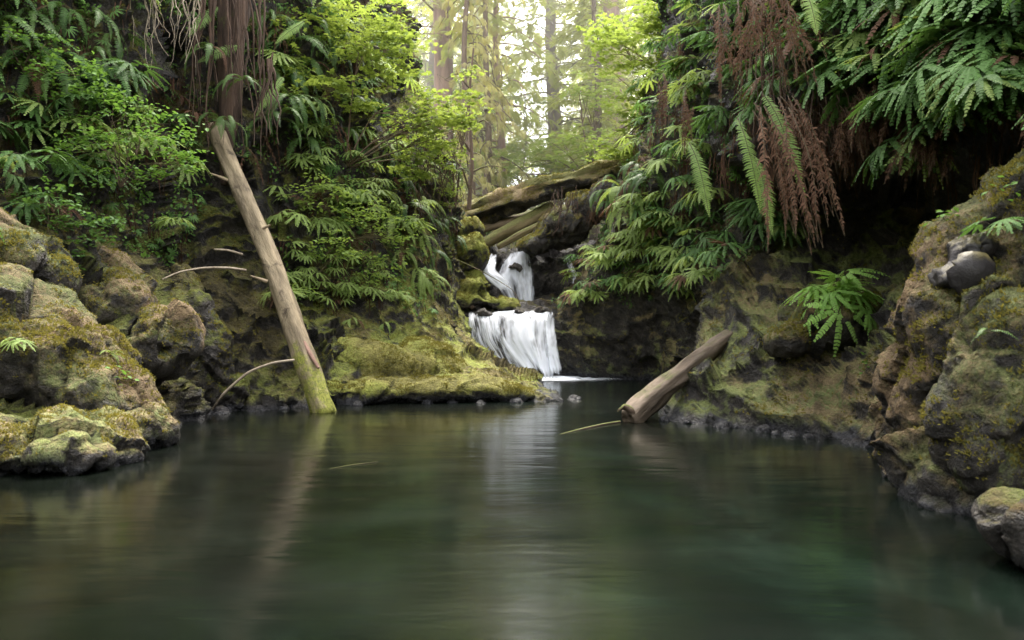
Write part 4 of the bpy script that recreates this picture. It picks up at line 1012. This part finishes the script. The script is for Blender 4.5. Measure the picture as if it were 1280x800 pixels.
# unseen conifers added around the gorge for shade and dark reflections
for i, (x, y) in enumerate(((-25, 8), (-26, 17), (-25, 1), (-22, -8), (27, 9), (28, 18), (26, 2), (20, -8), (-8, -14), (8, -15), (0, -18))):
    copy_tree(c2 if i % 2 else c1, (x, y, gz(x, y)), i * 2.3, 1.1, 'tall unseen conifer added on the rim of the gorge for shade', 'unseen conifers added on the rim of the gorge')
shrub('vine_maple', P(740, 230, 23), [(730, 180, 22.5, 1.1, .6, .7, 30), (650, 205, 24, 1.3, .6, .5, 26), (690, 190, 23.5, .7, .6, .6, 18), (745, 110, 23, .8, .6, .8, 22)], 28, MAPLE, 0.09, 'maple', 'yellow green sapling in front of the dark trunk, right of centre beyond the big log', 'small tree', stems=8, stemr=.03, disc=0.4)
# low shrubs on the slope beyond the logs
for i in range(16):
    Y = 21 + i * 1.3; x = 640 + (((i * 53) % 17) / 17 - .5) * 260
    g = np.array(gp(x, Y)); pp = 400 + (CAMH - g[2]) / Y * 1000
    shrub('understory_bush', g, [(x, pp - 22000 / Y / 20, Y, .9, .7, .5, 16)], 26, OVAL, 0.11, random.choice(['maple', 'herb']), 'low yellow green bush on the slope beyond the fallen logs', 'bush', 'low bushes beyond the fallen logs', stems=4, disc=0.35)

# ------------------------------------------------------------------ ground cover, moss (stuff)
def bank_samples(key, V, F, n, test):
    V = np.asarray(V); F = np.asarray(F); a = V[F[:, 0]]; b = V[F[:, 1]]; c = V[F[:, 2]]; d = V[F[:, 3]]
    nn = np.cross(c - a, d - b); ar = np.linalg.norm(nn, axis=1); nn = nn / (ar[:, None] + 1e-9)
    ce = (a + b + c + d) / 4
    vd = ce - np.array([0, 0, CAMH]); nn[(nn * vd).sum(1) > 0] *= -1
    pxx = 640 + ce[:, 0] / np.maximum(ce[:, 1], .1) * 1000; pyy = 400 - (ce[:, 2] - CAMH) / np.maximum(ce[:, 1], .1) * 1000
    w = ar * test(pxx, pyy, ce, nn) * (ce[:, 1] > 2)
    idx = rng.choice(len(F), n, p=w / w.sum())
    u = rng.uniform(0, 1, (n, 1)); v = rng.uniform(0, 1, (n, 1))
    p = (a[idx] * (1 - u) + b[idx] * u) * (1 - v) + (d[idx] * (1 - u) + c[idx] * u) * v
    return p, nn[idx]
def npoly(x, y, poly):
    c = np.zeros(x.shape, bool); j = len(poly) - 1
    for i in range(len(poly)):
        xi, yi = poly[i]; xj, yj = poly[j]
        with np.errstate(divide='ignore', invalid='ignore'):
            c ^= ((yi > y) != (yj > y)) & (x < (xj - xi) * (y - yi) / (yj - yi + 1e-9) + xi)
        j = i
    return c
def sprig(n, size, leaf):
    t = T(); pos = rng.normal(0, size * .9, (n, 3)) * [1, 1, .5] + [0, 0, size * .6]; y, z = rand_dirs(n, .4)
    t.place(leaf, frame(pos, y, z, size * rng.uniform(.6, 1.2, n))); return t.arrays()
def clump_noise(ce, s, th):
    return np.array([max(0.03, noise.noise(Vector(c * s)) + th) for c in ce])
def cover(name, key, V, F, n, test, tpl, mats, label, sc=(0.7, 1.3), lift=0.02, cl=1.2, th=0.25, up=0.6):
    p, nn = bank_samples(key, V, F, n, lambda a, b, c, d: test(a, b, c, d) * clump_noise(c, cl, th))
    z = nn + np.array([0, 0, up]); a = rng.uniform(0, 6.28, n); y = np.stack([np.cos(a), np.sin(a), np.zeros(n)], 1)
    y = y - z * (y * z).sum(1)[:, None] / (z * z).sum(1)[:, None]
    t = T(); k = rng.integers(0, len(tpl), n); s = rng.uniform(*sc, n)
    for i, tp in enumerate(tpl):
        q = k == i
        if q.any(): t.place(tp, frame(p[q] + nn[q] * lift, y[q], z[q], s[q]))
    o = link(name, t.mesh(name, mats)); tag(o, label, None, None, 'stuff'); return o
ZL = [[(-300, -400), (560, -400), (575, 300), (540, 400), (430, 395), (350, 380), (340, 230), (300, 200), (255, 230), (235, 330), (180, 330), (130, 310), (60, 260), (-300, 250)]]
ZR = [[(690, 385), (740, 300), (790, 200), (860, -300), (1900, -300), (1900, 120), (1150, 165), (1000, 120), (940, 160), (930, 330), (860, 375), (760, 388)]]
VL, FL = bank_data['left']; VR, FR = bank_data['right']
sprL = [sprig(8, .05, OVAL) for _ in range(3)]
ferny = [(lambda a: (a[0] * 0.4, a[1], np.zeros(len(a[2]), int)))(MH[i]) for i in range(2)]
cover('undergrowth', 'left', VL, FL, 7500, lambda x, y, c, n: npoly(x, y, ZL[0]) * 1.0, sprL, [M['herb']], 'small leafy undergrowth covering the upper left bank', lift=.04)
cover('undergrowth', 'left', VL, FL, 1500, lambda x, y, c, n: npoly(x, y, ZL[0]) * 1.0, ferny, [M['fern_green']], 'small ferny undergrowth on the left bank', lift=.03)
cover('undergrowth', 'right', VR, FR, 5000, lambda x, y, c, n: npoly(x, y, ZR[0]) * 1.0, sprL, [M['fern_green']], 'small leafy undergrowth on the right bank', lift=.04)
cover('undergrowth', 'right', VR, FR, 1300, lambda x, y, c, n: npoly(x, y, ZR[0]) * 1.0, ferny, [M['fern_green']], 'small ferny undergrowth on the right bank', lift=.03)
strand = []
for i in range(3):
    t = T()
    for j in range(7):
        x = rng.normal(0, .03, 3); l = rng.uniform(.1, .3); pts = [x, x + [0, .02, -l * .5], x + rng.normal(0, .02, 3) + [0, .02, -l]]
        t.tube(pts, [.004, .003, .001], 0, 3)
    strand.append(t.arrays())
def cover_hang(name, V, F, n, test, mat, label, sc=(.7, 1.5)):
    p, nn = bank_samples('', V, F, n, lambda a, b, c, d: test(a, b, c, d) * clump_noise(c, 1.0, .15))
    z = np.tile([0, 0, 1.0], (n, 1)); y = nn * [1, 1, 0] + [0, -.01, 0]; t = T(); k = rng.integers(0, 3, n); s = rng.uniform(*sc, n)
    for i in range(3):
        q = k == i; t.place(strand[i], frame(p[q] + nn[q] * .03, y[q], z[q], s[q]))
    o = link(name, t.mesh(name, [mat])); tag(o, label, None, None, 'stuff')
cover_hang('dry_stems', VL, FL, 1500, lambda x, y, c, n: npoly(x, y, ZL[0]) * 1.0, M['dead'], 'dry brown stems hanging through the left undergrowth')
cover_hang('dry_stems', VR, FR, 1500, lambda x, y, c, n: npoly(x, y, [(780, 60), (1300, -100), (1300, 215), (930, 230), (900, 340), (790, 300)]) * 1.0, M['dead'], 'dry brown stems hanging under the right overhang')
tuft = []
for i in range(4):
    t = T()
    for j in range(7):
        a = rng.uniform(0, 6.28); b = rng.normal(0, .012, 3) * [1, 1, 0]; l = rng.uniform(.010, .022); d = np.array([math.cos(a) * .6, math.sin(a) * .6, 1]) * l
        w = np.array([-math.sin(a), math.cos(a), 0]) * .0045
        t.quad(b - w, b + w, b + d * .7 + w * .8, b + d - w * .3)
    tuft.append(t.arrays())
up_test = lambda x, y, c, n: np.clip(n[:, 2] + .35, 0, 1) * (c[:, 2] > .12) * ((x > -60) & (x < 1340))
cover('moss', 'left', VL, FL, 16000, up_test, tuft, [M['mossblade']], 'fuzzy moss carpet on the left bank', lift=0, th=.2, cl=2)
cover('moss', 'right', VR, FR, 12000, up_test, tuft, [M['mossblade']], 'fuzzy moss carpet on the right slope', lift=0, th=.1, cl=2)
for nm, n in list(rock_data.items()):
    pass
V_ = []; F_ = []; off = 0
for nm, (a, b, mossy) in rock_data.items():
    if not mossy: continue
    V_.append(a); F_.append(np.array([f for f in b if len(set(f)) == 4]) + off); off += len(a)
cover('moss', 'rocks', np.concatenate(V_), np.concatenate(F_), 20000, up_test, tuft, [M['mossblade']], 'fuzzy moss carpet on the boulders and ledges', lift=0, th=.15, cl=2.5)
#@@VEG_END@@

# ------------------------------------------------------------------ water
def watermat():
    m, N, L = newmat('pool_water')
    geo = N.new('ShaderNodeNewGeometry'); pos = geo.outputs['Position']
    mp = N.new('ShaderNodeMapping'); mp.inputs['Scale'].default_value = (1.0, 0.8, 1); L.new(pos, mp.inputs[0])
    n1 = noise_node(N, L, mp.outputs[0], 1.1, 4, 0.6, 0.4)
    r = ramp(N, [(0.35, (0.001, 0.0014, 0.001)), (0.55, (0.0025, 0.0038, 0.0026)), (0.75, (0.005, 0.007, 0.005))]); L.new(n1.outputs['Fac'], r.inputs[0])
    sx = N.new('ShaderNodeSeparateXYZ'); L.new(pos, sx.inputs[0])
    mr = N.new('ShaderNodeMapRange'); mr.interpolation_type = 'SMOOTHSTEP'
    for i_, v_ in enumerate((-1.2, 0.6, 0.0, 1.0)): mr.inputs[i_ + 1].default_value = v_
    L.new(mth(N, L, 'ADD', sx.outputs[0], mth(N, L, 'MULTIPLY', n1.outputs['Fac'], 0.6)), mr.inputs[0])
    bed = ramp(N, [(0.3, (0.002, 0.003, 0.002)), (0.52, (0.002, 0.0042, 0.0028)), (0.74, (0.006, 0.012, 0.008))]); L.new(n1.outputs['Fac'], bed.inputs[0])
    wc = mix(N, L, mr.outputs[0], r.outputs[0], bed.outputs[0])
    p = N.new('ShaderNodeBsdfPrincipled'); L.new(wc, p.inputs['Base Color'])
    p.inputs['IOR'].default_value = 1.48
    mp2 = N.new('ShaderNodeMapping'); mp2.inputs['Scale'].default_value = (0.35, 1.3, 1); L.new(pos, mp2.inputs[0])
    n4 = noise_node(N, L, mp2.outputs[0], 1.6, 2, 0.5)
    rr = mth(N, L, 'MULTIPLY_ADD', n4.outputs['Fac'], 0.14, 0.09)
    L.new(rr, p.inputs['Roughness'])
    n2 = noise_node(N, L, mp2.outputs[0], 3.0, 3, 0.5, 0.5)
    n3 = noise_node(N, L, mp2.outputs[0], 14.0, 2, 0.5, 0.5)
    h = mth(N, L, 'MULTIPLY_ADD', n3.outputs['Fac'], 0.12, n2.outputs['Fac'])
    b = N.new('ShaderNodeBump'); b.inputs['Strength'].default_value = 0.3; b.inputs['Distance'].default_value = 0.02
    L.new(h, b.inputs['Height']); L.new(b.outputs[0], p.inputs['Normal'])
    o = N.new('ShaderNodeOutputMaterial'); L.new(p.outputs[0], o.inputs[0])
    return m
V = [(-9, -160, 0), (9, -160, 0), (9, 16.2, 0), (-9, 16.2, 0)]
ob = link('water', mesh_from('water', V, [[0, 1, 2, 3]], [watermat()])); tag(ob, kind='structure')

# ------------------------------------------------------------------ falling water
def fallmat(name, thick=0.5, su=26.0, sv=1.0):
    m, N, L = newmat(name)
    uv = N.new('ShaderNodeUVMap'); mp = N.new('ShaderNodeMapping'); mp.inputs['Scale'].default_value = (su, sv, 1)
    L.new(uv.outputs[0], mp.inputs[0])
    n1 = noise_node(N, L, mp.outputs[0], 1.0, 4, 0.62, 0.25)
    mpb = N.new('ShaderNodeMapping'); mpb.inputs['Scale'].default_value = (su * 0.22, sv * 1.1, 1); L.new(uv.outputs[0], mpb.inputs[0])
    nb = noise_node(N, L, mpb.outputs[0], 1.0, 3, 0.6, 0.3)
    sp = N.new('ShaderNodeSeparateXYZ'); L.new(uv.outputs[0], sp.inputs[0])
    at = N.new('ShaderNodeAttribute'); at.attribute_name = 'edge'
    # u in metres; edge attribute 0 at the sides, 1 in the middle
    a = mth(N, L, 'MULTIPLY_ADD', n1.outputs['Fac'], 1.7, mth(N, L, 'MULTIPLY_ADD', nb.outputs['Fac'], 4.2, -2.85 + thick))
    a = mth(N, L, 'ADD', a, mth(N, L, 'MULTIPLY_ADD', at.outputs['Fac'], 1.3, -0.9))
    a = mth(N, L, 'MULTIPLY', a, 1.0, clamp=True)
    d = N.new('ShaderNodeBsdfDiffuse'); d.inputs[0].default_value = (0.80, 0.84, 0.91, 1)
    t = N.new('ShaderNodeBsdfTranslucent'); t.inputs[0].default_value = (0.80, 0.84, 0.91, 1)
    mx = N.new('ShaderNodeMixShader'); mx.inputs[0].default_value = 0.4; L.new(d.outputs[0], mx.inputs[1]); L.new(t.outputs[0], mx.inputs[2])
    tr = N.new('ShaderNodeBsdfTransparent')
    m2 = N.new('ShaderNodeMixShader'); L.new(a, m2.inputs[0]); L.new(tr.outputs[0], m2.inputs[1]); L.new(mx.outputs[0], m2.inputs[2])
    o = N.new('ShaderNodeOutputMaterial'); L.new(m2.outputs[0], o.inputs[0])
    return m

def sheet_mesh(name, cols, mat, bulge=0.05, nu=40):
    """cols: list of flow lines (each a list of points) from left to right"""
    A = np.array([[np.array(p) for p in c] for c in cols])
    A = resample(A, 0.03); A = np.swapaxes(resample(np.swapaxes(A, 0, 1), 0.05), 0, 1)
    n, m = A.shape[:2]
    V = A.copy()
    uu = np.zeros((n, m)); vv = np.zeros((n, m))
    uu[1:] = np.cumsum(np.linalg.norm(np.diff(A, axis=0), axis=2).mean(axis=1))[:, None]
    vv[:, 1:] = np.cumsum(np.linalg.norm(np.diff(A, axis=1), axis=2), axis=1)
    for i in range(n):
        for j in range(m):
            q = Vector((uu[i, j] * 9, vv[i, j] * 0.9, 3.3))
            V[i, j, 1] -= bulge * (noise.noise(q) + 0.5 * noise.noise(q * 2.7) + 0.5)
    i, j = np.meshgrid(np.arange(n - 1), np.arange(m - 1), indexing='ij'); a = (i * m + j).ravel()
    F = np.stack([a, a + m, a + m + 1, a + 1], 1)
    uv = np.stack([uu.ravel(), vv.ravel()], 1)
    me = mesh_from(name, V.reshape(-1, 3), F, [mat], smooth=True, uv=uv)
    e = np.clip(np.minimum(np.arange(n), n - 1 - np.arange(n)) / (n * 0.22), 0, 1)
    E = np.repeat(e[:, None], m, 1)
    rag = np.array([0.5 + noise.noise(Vector((i * .35, 1.3, 0))) for i in range(n)])[:, None] * 0.16 + 0.05
    endf = np.clip((m - 1 - np.arange(m)) / (m * 0.12), 0, 1)[None] * np.clip(np.arange(m)[None] / (m * rag), 0, 1)
    E = E * (0.1 + 0.9 * endf)
    at = me.attributes.new('edge', 'FLOAT', 'POINT'); at.data.foreach_set('value', E.ravel().astype(np.float32))
    return me

fm = fallmat('white_water', 0.5, 16); fmt = fallmat('thin_water', 0.12, 34)
lf = empty('waterfall', tuple(P(650, 472, 15.3)))
tag(lf, 'wide lower waterfall of white silky streaks pouring into the pool', 'waterfall')
def child_mesh(name, me, parent):
    o = link(name, me, parent)
    o.matrix_parent_inverse = Matrix.Translation(-Vector(parent.location))
    return o
child_mesh('main_curtain', sheet_mesh('main_curtain', [
    px((640, 387.5, 16.5), (606, 391, 15.95), (604, 402, 15.6), (614, 425, 15.25), (632, 452, 15.1), (648, 472, 15.0)),
    px((655, 386.5, 16.6), (638, 389, 15.95), (636, 400, 15.5), (640, 425, 15.2), (655, 450, 15.05), (668, 474, 14.9)),
    px((668, 387, 16.5), (667, 390, 15.95), (666, 400, 15.5), (668, 425, 15.2), (675, 450, 15.05), (682, 474, 14.9)),
    px((684, 386, 16.6), (693, 388.5, 15.95), (692, 398, 15.6), (690, 425, 15.35), (692, 450, 15.2), (697, 473, 15.1))], fm, 0.09), lf)
child_mesh('thin_curtain', sheet_mesh('thin_curtain', [
    px((578, 389, 16.0), (580, 400, 15.6), (584, 425, 15.45), (592, 445, 15.35), (600, 465, 15.3)),
    px((600, 389, 16.0), (600, 400, 15.55), (606, 425, 15.3), (620, 448, 15.2), (634, 468, 15.1)),
    px((630, 389, 16.0), (628, 400, 15.5), (632, 425, 15.2), (640, 450, 15.1), (655, 470, 15.0))], fmt, 0.06), lf)
child_mesh('side_strand', sheet_mesh('side_strand', [
    px((682, 390, 15.6), (680, 405, 15.45), (682, 430, 15.2), (688, 470, 14.95)),
    px((689, 390, 15.6), (688, 405, 15.45), (690, 430, 15.2), (697, 470, 14.95)),
    px((696, 390, 15.6), (695, 405, 15.45), (697, 430, 15.2), (706, 470, 14.95))], fm, 0.04), lf)
uf = empty('waterfall', tuple(P(650, 380, 17.4)))
tag(uf, 'narrower upper waterfall dropping from below the fallen logs onto the ledge', 'waterfall')
child_mesh('main_curtain', sheet_mesh('main_curtain', [
    px((632, 315, 18.1), (627, 328, 17.75), (620, 345, 17.55), (624, 362, 17.4), (640, 384, 17.3)),
    px((645, 313, 18.1), (641, 325, 17.7), (638, 345, 17.5), (642, 362, 17.35), (650, 385, 17.25)),
    px((656, 312, 18.1), (656, 325, 17.7), (657, 345, 17.5), (658, 362, 17.35), (660, 385, 17.25)),
    px((666, 313, 18.1), (668, 328, 17.75), (669, 345, 17.55), (669, 362, 17.45), (668, 384, 17.35))], fm, 0.08), uf)
child_mesh('side_chute', sheet_mesh('side_chute', [
    px((612, 316, 18.0), (606, 330, 17.4), (603, 342, 17.1), (612, 352, 16.9), (628, 368, 16.8)),
    px((618, 316, 18.0), (613, 330, 17.35), (613, 340, 17.05), (625, 350, 16.9), (638, 364, 16.8)),
    px((624, 318, 18.0), (620, 330, 17.35), (624, 338, 17.1), (636, 347, 16.9), (646, 360, 16.8))], fm, 0.05), uf)
tf = empty('waterfall', tuple(P(720, 360, 17.8)))
tag(tf, 'faint thin trickle in the dark hollow right of the upper waterfall', 'waterfall')
child_mesh('trickle', sheet_mesh('trickle', [
    px((703, 318, 18.0), (708, 335, 17.6), (712, 350, 17.5), (712, 364, 17.45)),
    px((707, 318, 18.0), (714, 335, 17.6), (722, 350, 17.5), (726, 362, 17.45)),
    px((711, 318, 18.0), (720, 337, 17.65), (732, 350, 17.55), (742, 360, 17.5))], fmt, 0.03), tf)
# ledge water between the two falls
child_mesh('ledge_flow', sheet_mesh('ledge_flow', [
    px((655, 383, 17.3), (640, 386, 16.8), (610, 388, 16.3), (590, 389, 16.0)),
    px((665, 383, 17.3), (665, 386, 16.8), (660, 388, 16.3), (650, 389, 16.0)),
    px((672, 383, 17.3), (682, 386, 16.8), (690, 388, 16.3), (695, 389, 16.0))], fmt, 0.0), uf)
# foam where the fall meets the pool
def foam():
    m, N, L = newmat('foam')
    at = N.new('ShaderNodeAttribute'); at.attribute_name = 'edge'
    geo = N.new('ShaderNodeNewGeometry'); n1 = noise_node(N, L, geo.outputs['Position'], 5, 4, 0.6)
    a = mth(N, L, 'MULTIPLY', mth(N, L, 'POWER', at.outputs['Fac'], 1.6), mth(N, L, 'MULTIPLY_ADD', n1.outputs['Fac'], 2.0, 1.2), clamp=True)
    d = N.new('ShaderNodeBsdfDiffuse'); d.inputs[0].default_value = (0.75, 0.8, 0.86, 1); tr = N.new('ShaderNodeBsdfTransparent')
    mx = N.new('ShaderNodeMixShader'); L.new(a, mx.inputs[0]); L.new(tr.outputs[0], mx.inputs[1]); L.new(d.outputs[0], mx.inputs[2])
    o = N.new('ShaderNodeOutputMaterial'); L.new(mx.outputs[0], o.inputs[0])
    V = []; E = []
    nr, na = 14, 48
    for i in range(nr + 1):
        for j in range(na):
            a_ = 2 * math.pi * j / na; r = i / nr
            V.append((0.85 + r * 1.35 * math.cos(a_), 14.95 + r * 0.85 * math.sin(a_), 0.014 + 0.06 * (1 - r) * noise.noise(Vector((r * 5 * math.cos(a_), r * 5 * math.sin(a_), 0))))); E.append(1 - r)
    F = [(i * na + j, i * na + (j + 1) % na, (i + 1) * na + (j + 1) % na, (i + 1) * na + j) for i in range(nr) for j in range(na)]
    me = mesh_from('foam', V, F, [m], smooth=True)
    t = me.attributes.new('edge', 'FLOAT', 'POINT'); t.data.foreach_set('value', np.array(E, np.float32))
    child_mesh('foam', me, lf)
foam()

# haze hanging in the sunlit forest beyond the falls
hm, N, L = newmat('forest_haze')
vs = N.new('ShaderNodeVolumeScatter'); vs.inputs['Color'].default_value = (1.0, 0.98, 0.86, 1); vs.inputs['Density'].default_value = 0.026; vs.inputs['Anisotropy'].default_value = 0.3
o_ = N.new('ShaderNodeOutputMaterial'); L.new(vs.outputs[0], o_.inputs['Volume'])
hv = [(x, y, z) for x in (-40, 40) for y in (21, 80) for z in (1.0, 16)]
tag(link('haze', mesh_from('haze', hv, [(0, 1, 3, 2), (4, 6, 7, 5), (0, 4, 5, 1), (2, 3, 7, 6), (0, 2, 6, 4), (1, 5, 7, 3)], [hm])), 'bright haze between the trees beyond the fallen logs', None, None, 'stuff')

# ------------------------------------------------------------------ world, sun, camera
SUN_EL, SUN_AZ = R(62), R(12)      # azimuth measured from +Y towards +X
w = bpy.data.worlds.new('World'); scene.world = w; w.use_nodes = True
N, L = w.node_tree.nodes, w.node_tree.links; N.clear()
sky = N.new('ShaderNodeTexSky'); sky.sky_type = 'NISHITA'; sky.sun_disc = False
sky.sun_elevation = SUN_EL; sky.sun_rotation = SUN_AZ; sky.dust_density = 3.0; sky.air_density = 1.0
hs = N.new('ShaderNodeHueSaturation'); hs.inputs['Saturation'].default_value = 0.25; hs.inputs['Value'].default_value = 1.35
bg = N.new('ShaderNodeBackground'); bg.inputs[1].default_value = 1.2
wo = N.new('ShaderNodeOutputWorld')
mixw = N.new('ShaderNodeMix'); mixw.data_type = 'RGBA'; mixw.blend_type = 'MULTIPLY'; mixw.inputs[0].default_value = 1; mixw.inputs[7].default_value = (1.06, 1.0, 0.93, 1)
L.new(sky.outputs[0], hs.inputs['Color']); L.new(hs.outputs[0], mixw.inputs[6]); L.new(mixw.outputs[2], bg.inputs[0]); L.new(bg.outputs[0], wo.inputs[0])
ld = bpy.data.lights.new('sun', 'SUN'); ld.energy = 5.0; ld.angle = R(10); ld.color = (1.0, 0.95, 0.85)
lo = bpy.data.objects.new('sun', ld); COL.objects.link(lo)
sd = Vector((math.sin(SUN_AZ) * math.cos(SUN_EL), math.cos(SUN_AZ) * math.cos(SUN_EL), math.sin(SUN_EL)))
lo.rotation_euler = (-sd).to_track_quat('-Z', 'Y').to_euler(); lo.location = (0, 0, 30)

cd = bpy.data.cameras.new('camera'); co = bpy.data.objects.new('camera', cd); COL.objects.link(co)
co.location = (0, 0, CAMH); co.rotation_euler = (R(90), 0, 0)
cd.sensor_width = 36; cd.lens = 36 * FPX / 1280; cd.clip_end = 600; cd.clip_start = 0.05
cd.dof.use_dof = True; cd.dof.focus_distance = 10.5; cd.dof.aperture_fstop = 2.8
scene.camera = co
scene.view_settings.view_transform = 'Standard'; scene.view_settings.look = 'None'; scene.view_settings.exposure = 0
scene.cycles.use_denoising = True
scene.cycles.max_bounces = 6; scene.cycles.transparent_max_bounces = 12; scene.cycles.diffuse_bounces = 3
scene.cycles.caustics_reflective = False; scene.cycles.caustics_refractive = False
